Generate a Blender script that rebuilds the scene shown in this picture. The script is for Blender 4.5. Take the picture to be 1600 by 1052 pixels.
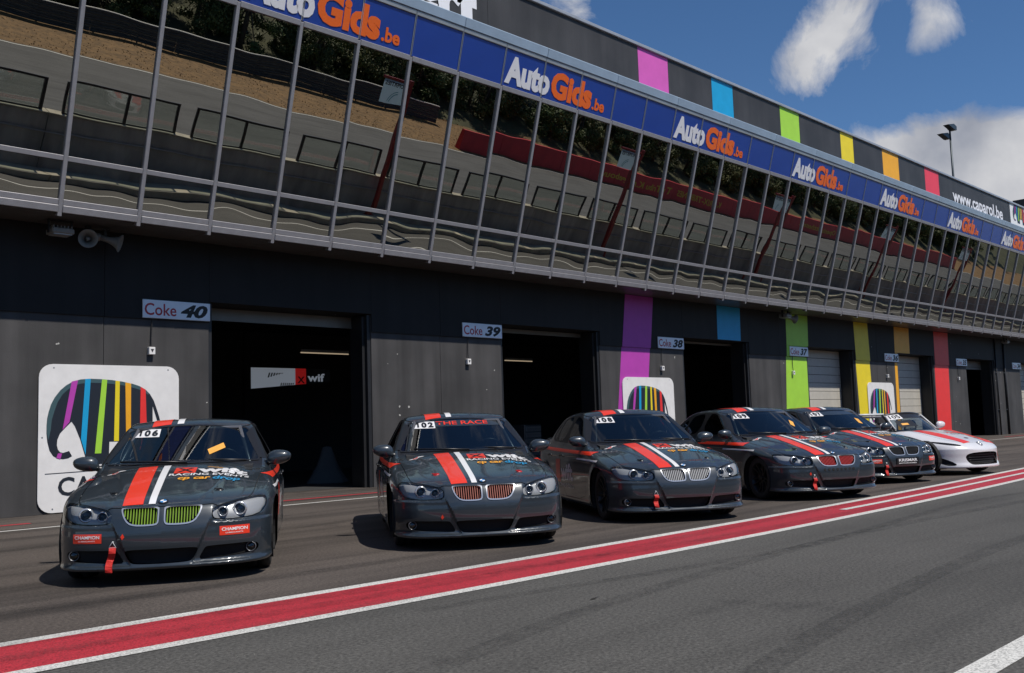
import bpy, bmesh, math, random
import numpy as np
from mathutils import Matrix, Vector
from mathutils.bvhtree import BVHTree

for o in list(bpy.data.objects):
    bpy.data.objects.remove(o)
SC = bpy.context.scene
COL = SC.collection
RND = random.Random(7)

# ------------------------------------------------------------------ camera
yaw, pit, rol = 0.79514, 0.09368, -0.03309
fw = Vector((math.sin(yaw)*math.cos(pit), math.cos(yaw)*math.cos(pit), math.sin(pit)))
r0 = fw.cross(Vector((0, 0, 1))).normalized()
u0 = r0.cross(fw)
rt = math.cos(rol)*r0 + math.sin(rol)*u0
up = -math.sin(rol)*r0 + math.cos(rol)*u0
cam_data = bpy.data.cameras.new('camera')
cam_data.sensor_width = 36.0
cam_data.lens = 36.0*1512.26/1600
cam_data.clip_end = 3000
cam_data.clip_start = 0.05
cam = bpy.data.objects.new('camera', cam_data)
COL.objects.link(cam)
mw = Matrix.Identity(4)
for i in range(3):
    mw[i][0], mw[i][1], mw[i][2] = rt[i], up[i], -fw[i]
mw.translation = Vector((0, -16.236, 1.135))
cam.matrix_world = mw
SC.camera = cam

# ------------------------------------------------------------------ light, sky, exposure
SUN = Vector((0.13, -0.98, 1.55)).normalized()
SUN_EL = math.asin(SUN.z)
SUN_ROT = math.atan2(SUN.x, SUN.y)
world = bpy.data.worlds.new('World')
SC.world = world
world.use_nodes = True
wn, wl = world.node_tree.nodes, world.node_tree.links
wn.clear()
wout = wn.new('ShaderNodeOutputWorld')
wbg = wn.new('ShaderNodeBackground')
wbg.inputs['Strength'].default_value = 0.085
sky = wn.new('ShaderNodeTexSky')
sky.sky_type = 'NISHITA'
sky.sun_disc = False
sky.sun_elevation = SUN_EL
sky.sun_rotation = SUN_ROT
sky.air_density = 1.0
sky.dust_density = 0.0
sky.altitude = 2500
sky.ozone_density = 3.5
wtc = wn.new('ShaderNodeTexCoord')
# clouds: noise over the dome
wn1 = wn.new('ShaderNodeTexNoise')
wn1.inputs['Scale'].default_value = 7.5
wn1.inputs['Detail'].default_value = 9
wn1.inputs['Roughness'].default_value = 0.64
wn1.inputs['Distortion'].default_value = 0.7
wl.new(wtc.outputs['Generated'], wn1.inputs['Vector'])
# where the larger clouds stand: (direction, angular size, weight)
acc = wn1.outputs['Fac']
for (cx, cy, cz), size, wgt in (((0.834, 0.4399, 0.3332), 0.032, 0.24), ((0.8443, 0.4009, 0.3556), 0.038, 0.20), ((0.8522, 0.3657, 0.3742), 0.042, 0.20), ((0.8794, 0.3255, 0.3474), 0.030, 0.22),
                                ((0.888, 0.3738, 0.2480), 0.035, 0.26), ((0.9042, 0.3486, 0.2266), 0.048, 0.32), ((0.9196, 0.3143, 0.2155), 0.056, 0.30), ((0.9297, 0.2783, 0.2211), 0.052, 0.30), ((0.945, 0.22, 0.21), 0.09, 0.34), ((0.7004, 0.5845, 0.4197), 0.025, 0.16),
                                ((0.8672, 0.3445, 0.3590), 0.018, -0.30), ((0.868, 0.345, 0.305), 0.05, -0.12), ((0.80, 0.47, 0.36), 0.05, -0.12), ((0.915, 0.26, 0.30), 0.06, -0.16), ((0.94, 0.22, 0.30), 0.07, -0.16), ((0.76, 0.50, 0.42), 0.06, -0.1)):
    dv = wn.new('ShaderNodeVectorMath'); dv.operation = 'DISTANCE'
    wl.new(wtc.outputs['Generated'], dv.inputs[0]); dv.inputs[1].default_value = (cx, cy, cz)
    mr = wn.new('ShaderNodeMapRange'); mr.interpolation_type = 'SMOOTHSTEP'
    mr.inputs[1].default_value = 0.0; mr.inputs[2].default_value = size*1.7; mr.inputs[3].default_value = wgt; mr.inputs[4].default_value = 0.0
    wl.new(dv.outputs['Value'], mr.inputs[0])
    sm_ = wn.new('ShaderNodeMath'); sm_.operation = 'ADD'
    wl.new(acc, sm_.inputs[0]); wl.new(mr.outputs[0], sm_.inputs[1]); acc = sm_.outputs[0]
wramp = wn.new('ShaderNodeValToRGB')
wramp.color_ramp.elements[0].position = 0.535
wramp.color_ramp.elements[1].position = 0.75
wl.new(acc, wramp.inputs[0])
wn2 = wn.new('ShaderNodeTexNoise')
wn2.inputs['Scale'].default_value = 9.0
wn2.inputs['Detail'].default_value = 6
wl.new(wtc.outputs['Generated'], wn2.inputs['Vector'])
wcr = wn.new('ShaderNodeValToRGB')
wcr.color_ramp.elements[0].position = 0.36
wcr.color_ramp.elements[0].color = (3.9, 4.2, 5.0, 1)
wcr.color_ramp.elements[1].position = 0.68
wcr.color_ramp.elements[1].color = (8.6, 8.6, 8.8, 1)
wl.new(wn2.outputs['Fac'], wcr.inputs[0])
wmix = wn.new('ShaderNodeMix'); wmix.data_type = 'RGBA'
wl.new(wramp.outputs[0], wmix.inputs['Factor'])
whs = wn.new('ShaderNodeHueSaturation'); whs.inputs['Saturation'].default_value = 1.14; whs.inputs['Value'].default_value = 1.32
wl.new(sky.outputs[0], whs.inputs['Color'])
wl.new(whs.outputs[0], wmix.inputs['A'])
wl.new(wcr.outputs[0], wmix.inputs['B'])
wl.new(wmix.outputs['Result'], wbg.inputs['Color'])
wl.new(wbg.outputs[0], wout.inputs[0])

sun_data = bpy.data.lights.new('sun', 'SUN')
sun_data.energy = 5.0
sun_data.angle = math.radians(0.55)
sun_data.color = (1.0, 0.955, 0.89)
sun = bpy.data.objects.new('sun', sun_data)
COL.objects.link(sun)
sun.rotation_euler = SUN.to_track_quat('Z', 'Y').to_euler()
sun.location = SUN*60

SC.view_settings.view_transform = 'Standard'
SC.view_settings.look = 'None'
SC.view_settings.exposure = -0.10
SC.view_settings.gamma = 1.0
SC.view_settings.use_curve_mapping = False
SC.render.engine = 'CYCLES'
SC.cycles.max_bounces = 8
SC.cycles.transparent_max_bounces = 12
SC.cycles.caustics_reflective = False
SC.cycles.caustics_refractive = False

# ------------------------------------------------------------------ helpers
def srgb(r, g, b):
    f = lambda c: (c/255/12.92 if c/255 <= 0.04045 else ((c/255+0.055)/1.055)**2.4)
    return (f(r), f(g), f(b))

def prep(o, label=None, cat=None, group=None, kind=None):
    if label: o['label'] = label
    if cat: o['category'] = cat
    if group: o['group'] = group
    if kind: o['kind'] = kind
    return o

def thing(name, label, cat, loc=(0, 0, 0), rotz=0.0, group=None):
    o = bpy.data.objects.new(name, None)
    o.empty_display_size = 0.2
    COL.objects.link(o)
    o.location = loc
    o.rotation_euler = (0, 0, rotz)
    return prep(o, label, cat, group)

def mesh_from(name, V, F, mats=None, mi=None, smooth=False, normals=None):
    me = bpy.data.meshes.new(name)
    if isinstance(V, np.ndarray): V = V.tolist()
    if isinstance(F, np.ndarray): F = F.tolist()
    me.from_pydata(V, [], F)
    if mats:
        for m in (mats if isinstance(mats, (list, tuple)) else [mats]):
            me.materials.append(m)
    if mi is not None:
        me.polygons.foreach_set('material_index', np.asarray(mi, dtype=np.int32))
    if smooth:
        me.polygons.foreach_set('use_smooth', np.ones(len(me.polygons), dtype=bool))
    me.update()
    if normals is not None:
        me.normals_split_custom_set_from_vertices(np.asarray(normals).tolist())
    return me

def ob(name, me, parent=None, loc=(0, 0, 0), rot=(0, 0, 0), kind=None):
    o = bpy.data.objects.new(name, me)
    COL.objects.link(o)
    o.location = loc
    o.rotation_euler = rot
    if parent: o.parent = parent
    if kind: o['kind'] = kind
    return o

class MB:
    """collects shapes for ONE mesh"""
    def __init__(s):
        s.v = []; s.f = []; s.m = []
    def add(s, V, F, m=0):
        n = len(s.v)
        s.v += [tuple(map(float, p)) for p in V]
        s.f += [tuple(int(i)+n for i in f) for f in F]
        s.m += [m]*len(F)
        return s
    def box(s, x0, x1, y0, y1, z0, z1, m=0):
        V = [(x0,y0,z0),(x1,y0,z0),(x1,y1,z0),(x0,y1,z0),(x0,y0,z1),(x1,y0,z1),(x1,y1,z1),(x0,y1,z1)]
        return s.add(V, [(0,3,2,1),(4,5,6,7),(0,1,5,4),(1,2,6,5),(2,3,7,6),(3,0,4,7)], m)
    def bevbox(s, x0, x1, y0, y1, z0, z1, b=0.01, m=0):
        """box with its four long (vertical z) and all edges chamfered by b"""
        xs, ys, zs = (x0, x1), (y0, y1), (z0, z1)
        V = []; idx = {}
        for i in (0, 1):
            for j in (0, 1):
                for k in (0, 1):
                    sx, sy, sz = (1, -1)[i], (1, -1)[j], (1, -1)[k]
                    for a in range(3):
                        d = [b, b, b]; d[a] = 0
                        idx[i, j, k, a] = len(V)
                        V.append((xs[i]+sx*d[0], ys[j]+sy*d[1], zs[k]+sz*d[2]))
        F = []
        I = lambda i, j, k, a: idx[i, j, k, a]
        for i in (0, 1):
            q = [I(i,0,0,0), I(i,1,0,0), I(i,1,1,0), I(i,0,1,0)]; F.append(q if i else q[::-1])
            q = [I(0,i,0,1), I(0,i,1,1), I(1,i,1,1), I(1,i,0,1)]; F.append(q if i else q[::-1])
            q = [I(0,0,i,2), I(1,0,i,2), I(1,1,i,2), I(0,1,i,2)]; F.append(q if i else q[::-1])
        for i in (0, 1):
            for j in (0, 1):
                F.append([I(i,j,0,0), I(i,j,1,0), I(i,j,1,1), I(i,j,0,1)])
                F.append([I(i,0,j,0), I(i,1,j,0), I(i,1,j,2), I(i,0,j,2)])
                F.append([I(0,i,j,1), I(1,i,j,1), I(1,i,j,2), I(0,i,j,2)])
                for k in (0, 1):
                    F.append([I(i,j,k,0), I(i,j,k,1), I(i,j,k,2)])
        c = Vector(((x0+x1)/2, (y0+y1)/2, (z0+z1)/2)); G = []
        for f in F:
            P = [Vector(V[t]) for t in f]
            nrm = (P[1]-P[0]).cross(P[2]-P[0])
            G.append(tuple(f) if nrm.dot(sum(P, Vector())/len(P)-c) > 0 else tuple(f[::-1]))
        return s.add(V, G, m)
    def quad(s, a, b, c, d, m=0):
        return s.add([a, b, c, d], [(0, 1, 2, 3)], m)
    def tube(s, pts, r, n=8, m=0, caps=True):
        pts = [Vector(p) for p in pts]
        rs = r if isinstance(r, (list, tuple)) else [r]*len(pts)
        V = []; F = []
        ref = None
        for i, p in enumerate(pts):
            d = (pts[min(i+1, len(pts)-1)]-pts[max(i-1, 0)]).normalized()
            if ref is None:
                ref = d.orthogonal().normalized()
            ref = (ref-d*ref.dot(d)).normalized()
            q = d.cross(ref)
            for k in range(n):
                a = 2*math.pi*k/n
                V.append(p+(ref*math.cos(a)+q*math.sin(a))*rs[i])
        for i in range(len(pts)-1):
            for k in range(n):
                F.append((i*n+k, i*n+(k+1) % n, (i+1)*n+(k+1) % n, (i+1)*n+k))
        if caps:
            F.append(tuple(range(n))[::-1])
            F.append(tuple((len(pts)-1)*n+k for k in range(n)))
        return s.add(V, F, m)
    def lathe(s, prof, n=32, axis='y', m=0, c=(0, 0, 0)):
        """prof: (radius, along-axis)"""
        V = []; F = []
        for r, h in prof:
            for k in range(n):
                a = 2*math.pi*k/n
                if axis == 'y': V.append((c[0]+r*math.cos(a), c[1]+h, c[2]+r*math.sin(a)))
                elif axis == 'z': V.append((c[0]+r*math.cos(a), c[1]+r*math.sin(a), c[2]+h))
                else: V.append((c[0]+h, c[1]+r*math.cos(a), c[2]+r*math.sin(a)))
        for i in range(len(prof)-1):
            for k in range(n):
                F.append((i*n+k, i*n+(k+1) % n, (i+1)*n+(k+1) % n, (i+1)*n+k))
        return s.add(V, F, m)
    def prism(s, poly, h0, h1, plane='xz', m=0):
        """extrude 2-D polygon between h0 and h1 along the missing axis"""
        n = len(poly)
        def P(p, h):
            if plane == 'xz': return (p[0], h, p[1])
            if plane == 'xy': return (p[0], p[1], h)
            return (h, p[0], p[1])
        V = [P(p, h0) for p in poly]+[P(p, h1) for p in poly]
        F = [tuple(range(n)), tuple(range(2*n-1, n-1, -1))]
        F += [(i, n+i, n+(i+1) % n, (i+1) % n) for i in range(n)]
        return s.add(V, F, m)
    def build(s, name, mats, parent=None, loc=(0, 0, 0), rot=(0, 0, 0), smooth=False, kind=None, fix=False):
        me = mesh_from(name, s.v, s.f, mats, s.m, smooth)
        if fix:
            bm = bmesh.new(); bm.from_mesh(me)
            bmesh.ops.recalc_face_normals(bm, faces=bm.faces[:])
            bm.to_mesh(me); bm.free()
        if smooth == 'auto':
            me.set_sharp_from_angle(angle=math.radians(35))
        return ob(name, me, parent, loc, rot, kind)

def rounded_rect(x0, x1, z0, z1, r, n=6):
    P = []
    for cx, cz, a0 in ((x1-r, z1-r, 0), (x0+r, z1-r, 90), (x0+r, z0+r, 180), (x1-r, z0+r, 270)):
        for i in range(n+1):
            a = math.radians(a0+90*i/n)
            P.append((cx+r*math.cos(a), cz+r*math.sin(a)))
    return P

def tess(poly):
    """triangulate a simple 2-D polygon -> (V2, F)"""
    from mathutils.geometry import tessellate_polygon
    tris = tessellate_polygon([[Vector((p[0], p[1], 0)) for p in poly]])
    return tris

_txt = {}
def text2d(body, bold=0.0, shear=0.0, extrude=0.0, spacing=1.0):
    """built-in font -> (V, F) with x right, y up, height of a capital = 1, x starting at 0"""
    key = (body, bold, shear, extrude, spacing)
    if key in _txt: return _txt[key]
    cu = bpy.data.curves.new('t', 'FONT')
    cu.body = body; cu.size = 1.0; cu.offset = bold; cu.shear = shear; cu.extrude = extrude
    cu.resolution_u = 3; cu.space_character = spacing
    o = bpy.data.objects.new('t', cu); COL.objects.link(o)
    dg = bpy.context.evaluated_depsgraph_get()
    me = bpy.data.meshes.new_from_object(o.evaluated_get(dg))
    V = np.array([v.co[:] for v in me.vertices]); F = [tuple(p.vertices) for p in me.polygons]
    bpy.data.objects.remove(o); bpy.data.curves.remove(cu); bpy.data.meshes.remove(me)
    V[:, 0] -= V[:, 0].min()
    V[:, :2] /= 0.729
    _txt[key] = (V, F)
    return V, F

def text_fit(body, width, height, bold=0.0, shear=0.0, extrude=0.0, spacing=1.0):
    """text scaled so that its bounding width is width and capital height is height"""
    V, F = text2d(body, bold, shear, extrude, spacing)
    V = V.copy()
    V[:, 0] *= width/max(1e-6, V[:, 0].max())
    V[:, 1] *= height
    return V, F

# ------------------------------------------------------------------ materials
MATS = {}
def nmat(name):
    m = bpy.data.materials.new(name)
    m.use_nodes = True
    n, l = m.node_tree.nodes, m.node_tree.links
    b = n['Principled BSDF']
    return m, n, l, b

def mat(name, col, rough=0.6, metal=0.0, var=0.0, vscale=3.0, bump=0.0, bscale=40.0, coat=0.0, spec=0.5, emit=None, estr=0.0, stretch=None):
    if name in MATS: return MATS[name]
    m, n, l, b = nmat(name)
    b.inputs['Base Color'].default_value = (*col, 1)
    b.inputs['Roughness'].default_value = rough
    b.inputs['Metallic'].default_value = metal
    b.inputs['Coat Weight'].default_value = coat
    b.inputs['Coat Roughness'].default_value = 0.03
    b.inputs['Specular IOR Level'].default_value = spec
    if emit:
        b.inputs['Emission Color'].default_value = (*emit, 1)
        b.inputs['Emission Strength'].default_value = estr
    if var or bump:
        tc = n.new('ShaderNodeTexCoord')
        src = tc.outputs['Object']
        if stretch:
            mp = n.new('ShaderNodeMapping'); mp.inputs['Scale'].default_value = stretch
            l.new(src, mp.inputs[0]); src = mp.outputs[0]
    if var:
        t = n.new('ShaderNodeTexNoise'); t.inputs['Scale'].default_value = vscale
        t.inputs['Detail'].default_value = 8; t.inputs['Roughness'].default_value = 0.6
        l.new(src, t.inputs['Vector'])
        r = n.new('ShaderNodeValToRGB')
        r.color_ramp.elements[0].position = 0.3; r.color_ramp.elements[1].position = 0.7
        r.color_ramp.elements[0].color = (*[c*(1-var) for c in col], 1)
        r.color_ramp.elements[1].color = (*[min(1, c*(1+var)) for c in col], 1)
        l.new(t.outputs['Fac'], r.inputs[0]); l.new(r.outputs[0], b.inputs['Base Color'])
    if bump:
        t2 = n.new('ShaderNodeTexNoise'); t2.inputs['Scale'].default_value = bscale
        t2.inputs['Detail'].default_value = 4
        l.new(src, t2.inputs['Vector'])
        bp = n.new('ShaderNodeBump'); bp.inputs['Strength'].default_value = bump; bp.inputs['Distance'].default_value = 0.01
        l.new(t2.outputs['Fac'], bp.inputs['Height']); l.new(bp.outputs[0], b.inputs['Normal'])
    MATS[name] = m
    return m

def asphalt(name, base, tint, streak=0.25, seed=0.0):
    """speckled aggregate, blotches and tyre streaks along X"""
    m, n, l, b = nmat(name)
    tc = n.new('ShaderNodeTexCoord')
    def noise(scale, detail=4, vec=None, rough=0.6):
        t = n.new('ShaderNodeTexNoise'); t.inputs['Scale'].default_value = scale
        t.inputs['Detail'].default_value = detail; t.inputs['Roughness'].default_value = rough
        l.new(vec or tc.outputs['Object'], t.inputs['Vector']); return t.outputs['Fac']
    def ramp(fac, p0, p1, c0, c1):
        r = n.new('ShaderNodeValToRGB')
        r.color_ramp.elements[0].position = p0; r.color_ramp.elements[1].position = p1
        r.color_ramp.elements[0].color = (*c0, 1); r.color_ramp.elements[1].color = (*c1, 1)
        l.new(fac, r.inputs[0]); return r.outputs[0]
    def mix(mode, fac, a, c):
        x = n.new('ShaderNodeMix'); x.data_type = 'RGBA'; x.blend_type = mode
        if isinstance(fac, float): x.inputs['Factor'].default_value = fac
        else: l.new(fac, x.inputs['Factor'])
        l.new(a, x.inputs['A'])
        if isinstance(c, tuple): x.inputs['B'].default_value = (*c, 1)
        else: l.new(c, x.inputs['B'])
        return x.outputs['Result']
    mp0 = n.new('ShaderNodeMapping'); mp0.inputs['Location'].default_value = (seed, seed*2, 0)
    l.new(tc.outputs['Object'], mp0.inputs[0])
    big = ramp(noise(0.35, 5, mp0.outputs[0]), 0.3, 0.7, tuple(c*0.85 for c in base), tuple(c*1.15 for c in base))
    fine = ramp(noise(42, 5, None, 0.85), 0.36, 0.66, (0.40,)*3, (1.75,)*3)
    c1 = mix('MULTIPLY', 1.0, big, fine)
    # pale aggregate stones
    vo = n.new('ShaderNodeTexVoronoi'); vo.inputs['Scale'].default_value = 38
    l.new(tc.outputs['Object'], vo.inputs['Vector'])
    st = ramp(vo.outputs['Distance'], 0.10, 0.16, (1, 1, 1), (0, 0, 0))
    pk = ramp(noise(9, 2), 0.55, 0.62, (0, 0, 0), (0.8, 0.8, 0.8))
    stm = mix('MULTIPLY', 1.0, st, pk)
    c2 = mix('MIX', stm, c1, tuple(min(1, t*3.2) for t in tint))
    # streaks
    mp = n.new('ShaderNodeMapping'); mp.inputs['Scale'].default_value = (0.10, 1.6, 1)
    mp.inputs['Rotation'].default_value = (0, 0, 0.04)
    l.new(tc.outputs['Object'], mp.inputs[0])
    sk = ramp(noise(1.0, 6, mp.outputs[0], 0.55), 0.45, 0.66, (1, 1, 1), (1-streak*1.9,)*3)
    c3 = mix('MULTIPLY', 1.0, c2, sk)
    stn = ramp(noise(0.8, 7, mp0.outputs[0], 0.7), 0.60, 0.72, (1, 1, 1), (0.62, 0.62, 0.63))
    c3 = mix('MULTIPLY', 1.0, c3, stn)
    vc = n.new('ShaderNodeTexVoronoi'); vc.feature = 'DISTANCE_TO_EDGE'; vc.inputs['Scale'].default_value = 0.32
    wv = n.new('ShaderNodeTexNoise'); wv.inputs['Scale'].default_value = 1.4; wv.inputs['Detail'].default_value = 6
    l.new(tc.outputs['Object'], wv.inputs['Vector'])
    wx = n.new('ShaderNodeMix'); wx.data_type = 'RGBA'; wx.inputs['Factor'].default_value = 0.35
    l.new(mp0.outputs[0], wx.inputs['A']); l.new(wv.outputs['Color'], wx.inputs['B']); l.new(wx.outputs['Result'], vc.inputs['Vector'])
    ck = ramp(vc.outputs['Distance'], 0.0012, 0.004, (0.55,)*3, (1, 1, 1))
    c3 = mix('MULTIPLY', 0.22, c3, ck)
    l.new(c3, b.inputs['Base Color'])
    b.inputs['Roughness'].default_value = 0.82
    b.inputs['Specular IOR Level'].default_value = 0.3
    bp = n.new('ShaderNodeBump'); bp.inputs['Strength'].default_value = 0.55; bp.inputs['Distance'].default_value = 0.006
    l.new(noise(60, 4, None, 0.8), bp.inputs['Height']); l.new(bp.outputs[0], b.inputs['Normal'])
    MATS[name] = m
    return m

def paintmat(name, col, wear=0.5, under=(0.05, 0.047, 0.044), rough=0.6):
    """road paint worn through to the asphalt"""
    m, n, l, b = nmat(name)
    tc = n.new('ShaderNodeTexCoord')
    t = n.new('ShaderNodeTexNoise'); t.inputs['Scale'].default_value = 60; t.inputs['Detail'].default_value = 4
    t.inputs['Roughness'].default_value = 0.75
    l.new(tc.outputs['Object'], t.inputs['Vector'])
    mp = n.new('ShaderNodeMapping'); mp.inputs['Scale'].default_value = (0.22, 2.2, 1)
    l.new(tc.outputs['Object'], mp.inputs[0])
    t3 = n.new('ShaderNodeTexNoise'); t3.inputs['Scale'].default_value = 1.3; t3.inputs['Detail'].default_value = 6
    l.new(mp.outputs[0], t3.inputs['Vector'])
    ad = n.new('ShaderNodeMath'); ad.operation = 'MULTIPLY_ADD'; ad.inputs[1].default_value = 1.1
    l.new(t3.outputs['Fac'], ad.inputs[0]); l.new(t.outputs['Fac'], ad.inputs[2])
    r = n.new('ShaderNodeValToRGB')
    r.color_ramp.elements[0].position = 0.62-0.14*wear; r.color_ramp.elements[1].position = 0.90-0.14*wear
    hv = n.new('ShaderNodeMath'); hv.operation = 'MULTIPLY'; hv.inputs[1].default_value = 0.5
    l.new(ad.outputs[0], hv.inputs[0])
    l.new(hv.outputs[0], r.inputs[0])
    x = n.new('ShaderNodeMix'); x.data_type = 'RGBA'
    x.inputs['A'].default_value = (*col, 1); x.inputs['B'].default_value = (*under, 1)
    l.new(r.outputs[0], x.inputs['Factor'])
    t2 = n.new('ShaderNodeTexNoise'); t2.inputs['Scale'].default_value = 90; t2.inputs['Detail'].default_value = 3
    l.new(tc.outputs['Object'], t2.inputs['Vector'])
    r2 = n.new('ShaderNodeValToRGB')
    r2.color_ramp.elements[0].position = 0.36; r2.color_ramp.elements[0].color = (0.5, 0.5, 0.5, 1)
    r2.color_ramp.elements[1].position = 0.56; r2.color_ramp.elements[1].color = (1.05, 1.05, 1.05, 1)
    l.new(t2.outputs['Fac'], r2.inputs[0])
    y = n.new('ShaderNodeMix'); y.data_type = 'RGBA'; y.blend_type = 'MULTIPLY'; y.inputs['Factor'].default_value = 1
    l.new(x.outputs['Result'], y.inputs['A']); l.new(r2.outputs[0], y.inputs['B'])
    l.new(y.outputs['Result'], b.inputs['Base Color'])
    b.inputs['Roughness'].default_value = rough
    bp = n.new('ShaderNodeBump'); bp.inputs['Strength'].default_value = 0.4; bp.inputs['Distance'].default_value = 0.005
    l.new(t2.outputs['Fac'], bp.inputs['Height']); l.new(bp.outputs[0], b.inputs['Normal'])
    MATS[name] = m
    return m

def wallmat(name, col, chips=0.0, streak=0.2, rough=0.7):
    """painted concrete: vertical streaks, blotches, chips of pale undercoat"""
    m, n, l, b = nmat(name)
    tc = n.new('ShaderNodeTexCoord')
    geo = n.new('ShaderNodeNewGeometry')
    P = geo.outputs['Position']
    mp = n.new('ShaderNodeMapping'); mp.inputs['Scale'].default_value = (2.2, 2.2, 0.16)
    l.new(P, mp.inputs[0])
    t = n.new('ShaderNodeTexNoise'); t.inputs['Scale'].default_value = 1.6; t.inputs['Detail'].default_value = 7
    l.new(mp.outputs[0], t.inputs['Vector'])
    r = n.new('ShaderNodeValToRGB')
    r.color_ramp.elements[0].position = 0.32; r.color_ramp.elements[1].position = 0.7
    r.color_ramp.elements[0].color = (*[c*(1-streak) for c in col], 1)
    r.color_ramp.elements[1].color = (*[c*(1+streak) for c in col], 1)
    l.new(t.outputs['Fac'], r.inputs[0])
    out = r.outputs[0]
    t4 = n.new('ShaderNodeTexNoise'); t4.inputs['Scale'].default_value = 0.9; t4.inputs['Detail'].default_value = 6
    l.new(P, t4.inputs['Vector'])
    r4 = n.new('ShaderNodeValToRGB')
    r4.color_ramp.elements[0].position = 0.35; r4.color_ramp.elements[0].color = (0.8, 0.8, 0.8, 1)
    r4.color_ramp.elements[1].position = 0.65; r4.color_ramp.elements[1].color = (1.15, 1.15, 1.15, 1)
    l.new(t4.outputs['Fac'], r4.inputs[0])
    x4 = n.new('ShaderNodeMix'); x4.data_type = 'RGBA'; x4.blend_type = 'MULTIPLY'; x4.inputs['Factor'].default_value = 1
    l.new(out, x4.inputs['A']); l.new(r4.outputs[0], x4.inputs['B']); out = x4.outputs['Result']
    if chips:
        vo = n.new('ShaderNodeTexVoronoi'); vo.inputs['Scale'].default_value = 4.2
        t5 = n.new('ShaderNodeTexNoise'); t5.inputs['Scale'].default_value = 14; t5.inputs['Detail'].default_value = 4
        l.new(P, t5.inputs['Vector'])
        mxv = n.new('ShaderNodeMix'); mxv.data_type = 'RGBA'; mxv.inputs['Factor'].default_value = 0.09
        l.new(P, mxv.inputs['A']); l.new(t5.outputs['Color'], mxv.inputs['B'])
        l.new(mxv.outputs['Result'], vo.inputs['Vector'])
        lt = n.new('ShaderNodeMath'); lt.operation = 'LESS_THAN'; lt.inputs[1].default_value = 0.09
        l.new(vo.outputs['Distance'], lt.inputs[0])
        sp = n.new('ShaderNodeSeparateColor'); l.new(vo.outputs['Color'], sp.inputs[0])
        g = n.new('ShaderNodeMath'); g.operation = 'LESS_THAN'; g.inputs[1].default_value = chips
        l.new(sp.outputs[0], g.inputs[0])
        mm = n.new('ShaderNodeMath'); mm.operation = 'MULTIPLY'
        l.new(lt.outputs[0], mm.inputs[0]); l.new(g.outputs[0], mm.inputs[1])
        x = n.new('ShaderNodeMix'); x.data_type = 'RGBA'
        l.new(mm.outputs[0], x.inputs['Factor']); l.new(out, x.inputs['A']); x.inputs['B'].default_value = (0.42, 0.41, 0.38, 1)
        out = x.outputs['Result']
    l.new(out, b.inputs['Base Color'])
    b.inputs['Roughness'].default_value = rough
    b.inputs['Specular IOR Level'].default_value = 0.35
    t2 = n.new('ShaderNodeTexNoise'); t2.inputs['Scale'].default_value = 45; t2.inputs['Detail'].default_value = 4
    l.new(P, t2.inputs['Vector'])
    bp = n.new('ShaderNodeBump'); bp.inputs['Strength'].default_value = 0.18; bp.inputs['Distance'].default_value = 0.008
    l.new(t2.outputs['Fac'], bp.inputs['Height']); l.new(bp.outputs[0], b.inputs['Normal'])
    MATS[name] = m
    return m

def mirrorglass(name, wave, refl=0.60):
    """solar-control facade glass: strong dim reflection, a little see-through, panes slightly pillowed"""
    m, n, l, b = nmat(name)
    n.remove(b)
    out = n['Material Output']
    gl = n.new('ShaderNodeBsdfGlossy'); gl.inputs['Roughness'].default_value = 0.004
    gl.inputs['Color'].default_value = (refl, refl*0.965, refl*0.86, 1)
    tr = n.new('ShaderNodeBsdfTransparent'); tr.inputs['Color'].default_value = (0.30, 0.36, 0.34, 1)
    mx = n.new('ShaderNodeMixShader'); mx.inputs[0].default_value = 0.86
    l.new(tr.outputs[0], mx.inputs[1]); l.new(gl.outputs[0], mx.inputs[2]); l.new(mx.outputs[0], out.inputs['Surface'])
    geo = n.new('ShaderNodeNewGeometry')
    tc = n.new('ShaderNodeTexCoord')
    t = n.new('ShaderNodeTexNoise'); t.inputs['Scale'].default_value = 0.75; t.inputs['Detail'].default_value = 1
    l.new(geo.outputs['Position'], t.inputs['Vector'])
    # pillow: height falls towards the pane's edges
    sp = n.new('ShaderNodeSeparateXYZ'); l.new(tc.outputs['Generated'], sp.inputs[0])
    def hump(o):
        a = n.new('ShaderNodeMath'); a.operation = 'SUBTRACT'; a.inputs[1].default_value = 0.5; l.new(o, a.inputs[0])
        c = n.new('ShaderNodeMath'); c.operation = 'MULTIPLY'; l.new(a.outputs[0], c.inputs[0]); l.new(a.outputs[0], c.inputs[1])
        return c.outputs[0]
    hs = n.new('ShaderNodeMath'); hs.operation = 'ADD'; l.new(hump(sp.outputs['X']), hs.inputs[0]); l.new(hump(sp.outputs['Z']), hs.inputs[1])
    ma = n.new('ShaderNodeMath'); ma.operation = 'MULTIPLY_ADD'; ma.inputs[1].default_value = -0.55
    l.new(hs.outputs[0], ma.inputs[0]); l.new(t.outputs['Fac'], ma.inputs[2])
    bp = n.new('ShaderNodeBump'); bp.inputs['Strength'].default_value = 1.0; bp.inputs['Distance'].default_value = wave
    l.new(ma.outputs[0], bp.inputs['Height']); l.new(bp.outputs[0], gl.inputs['Normal'])
    MATS[name] = m
    return m

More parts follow.
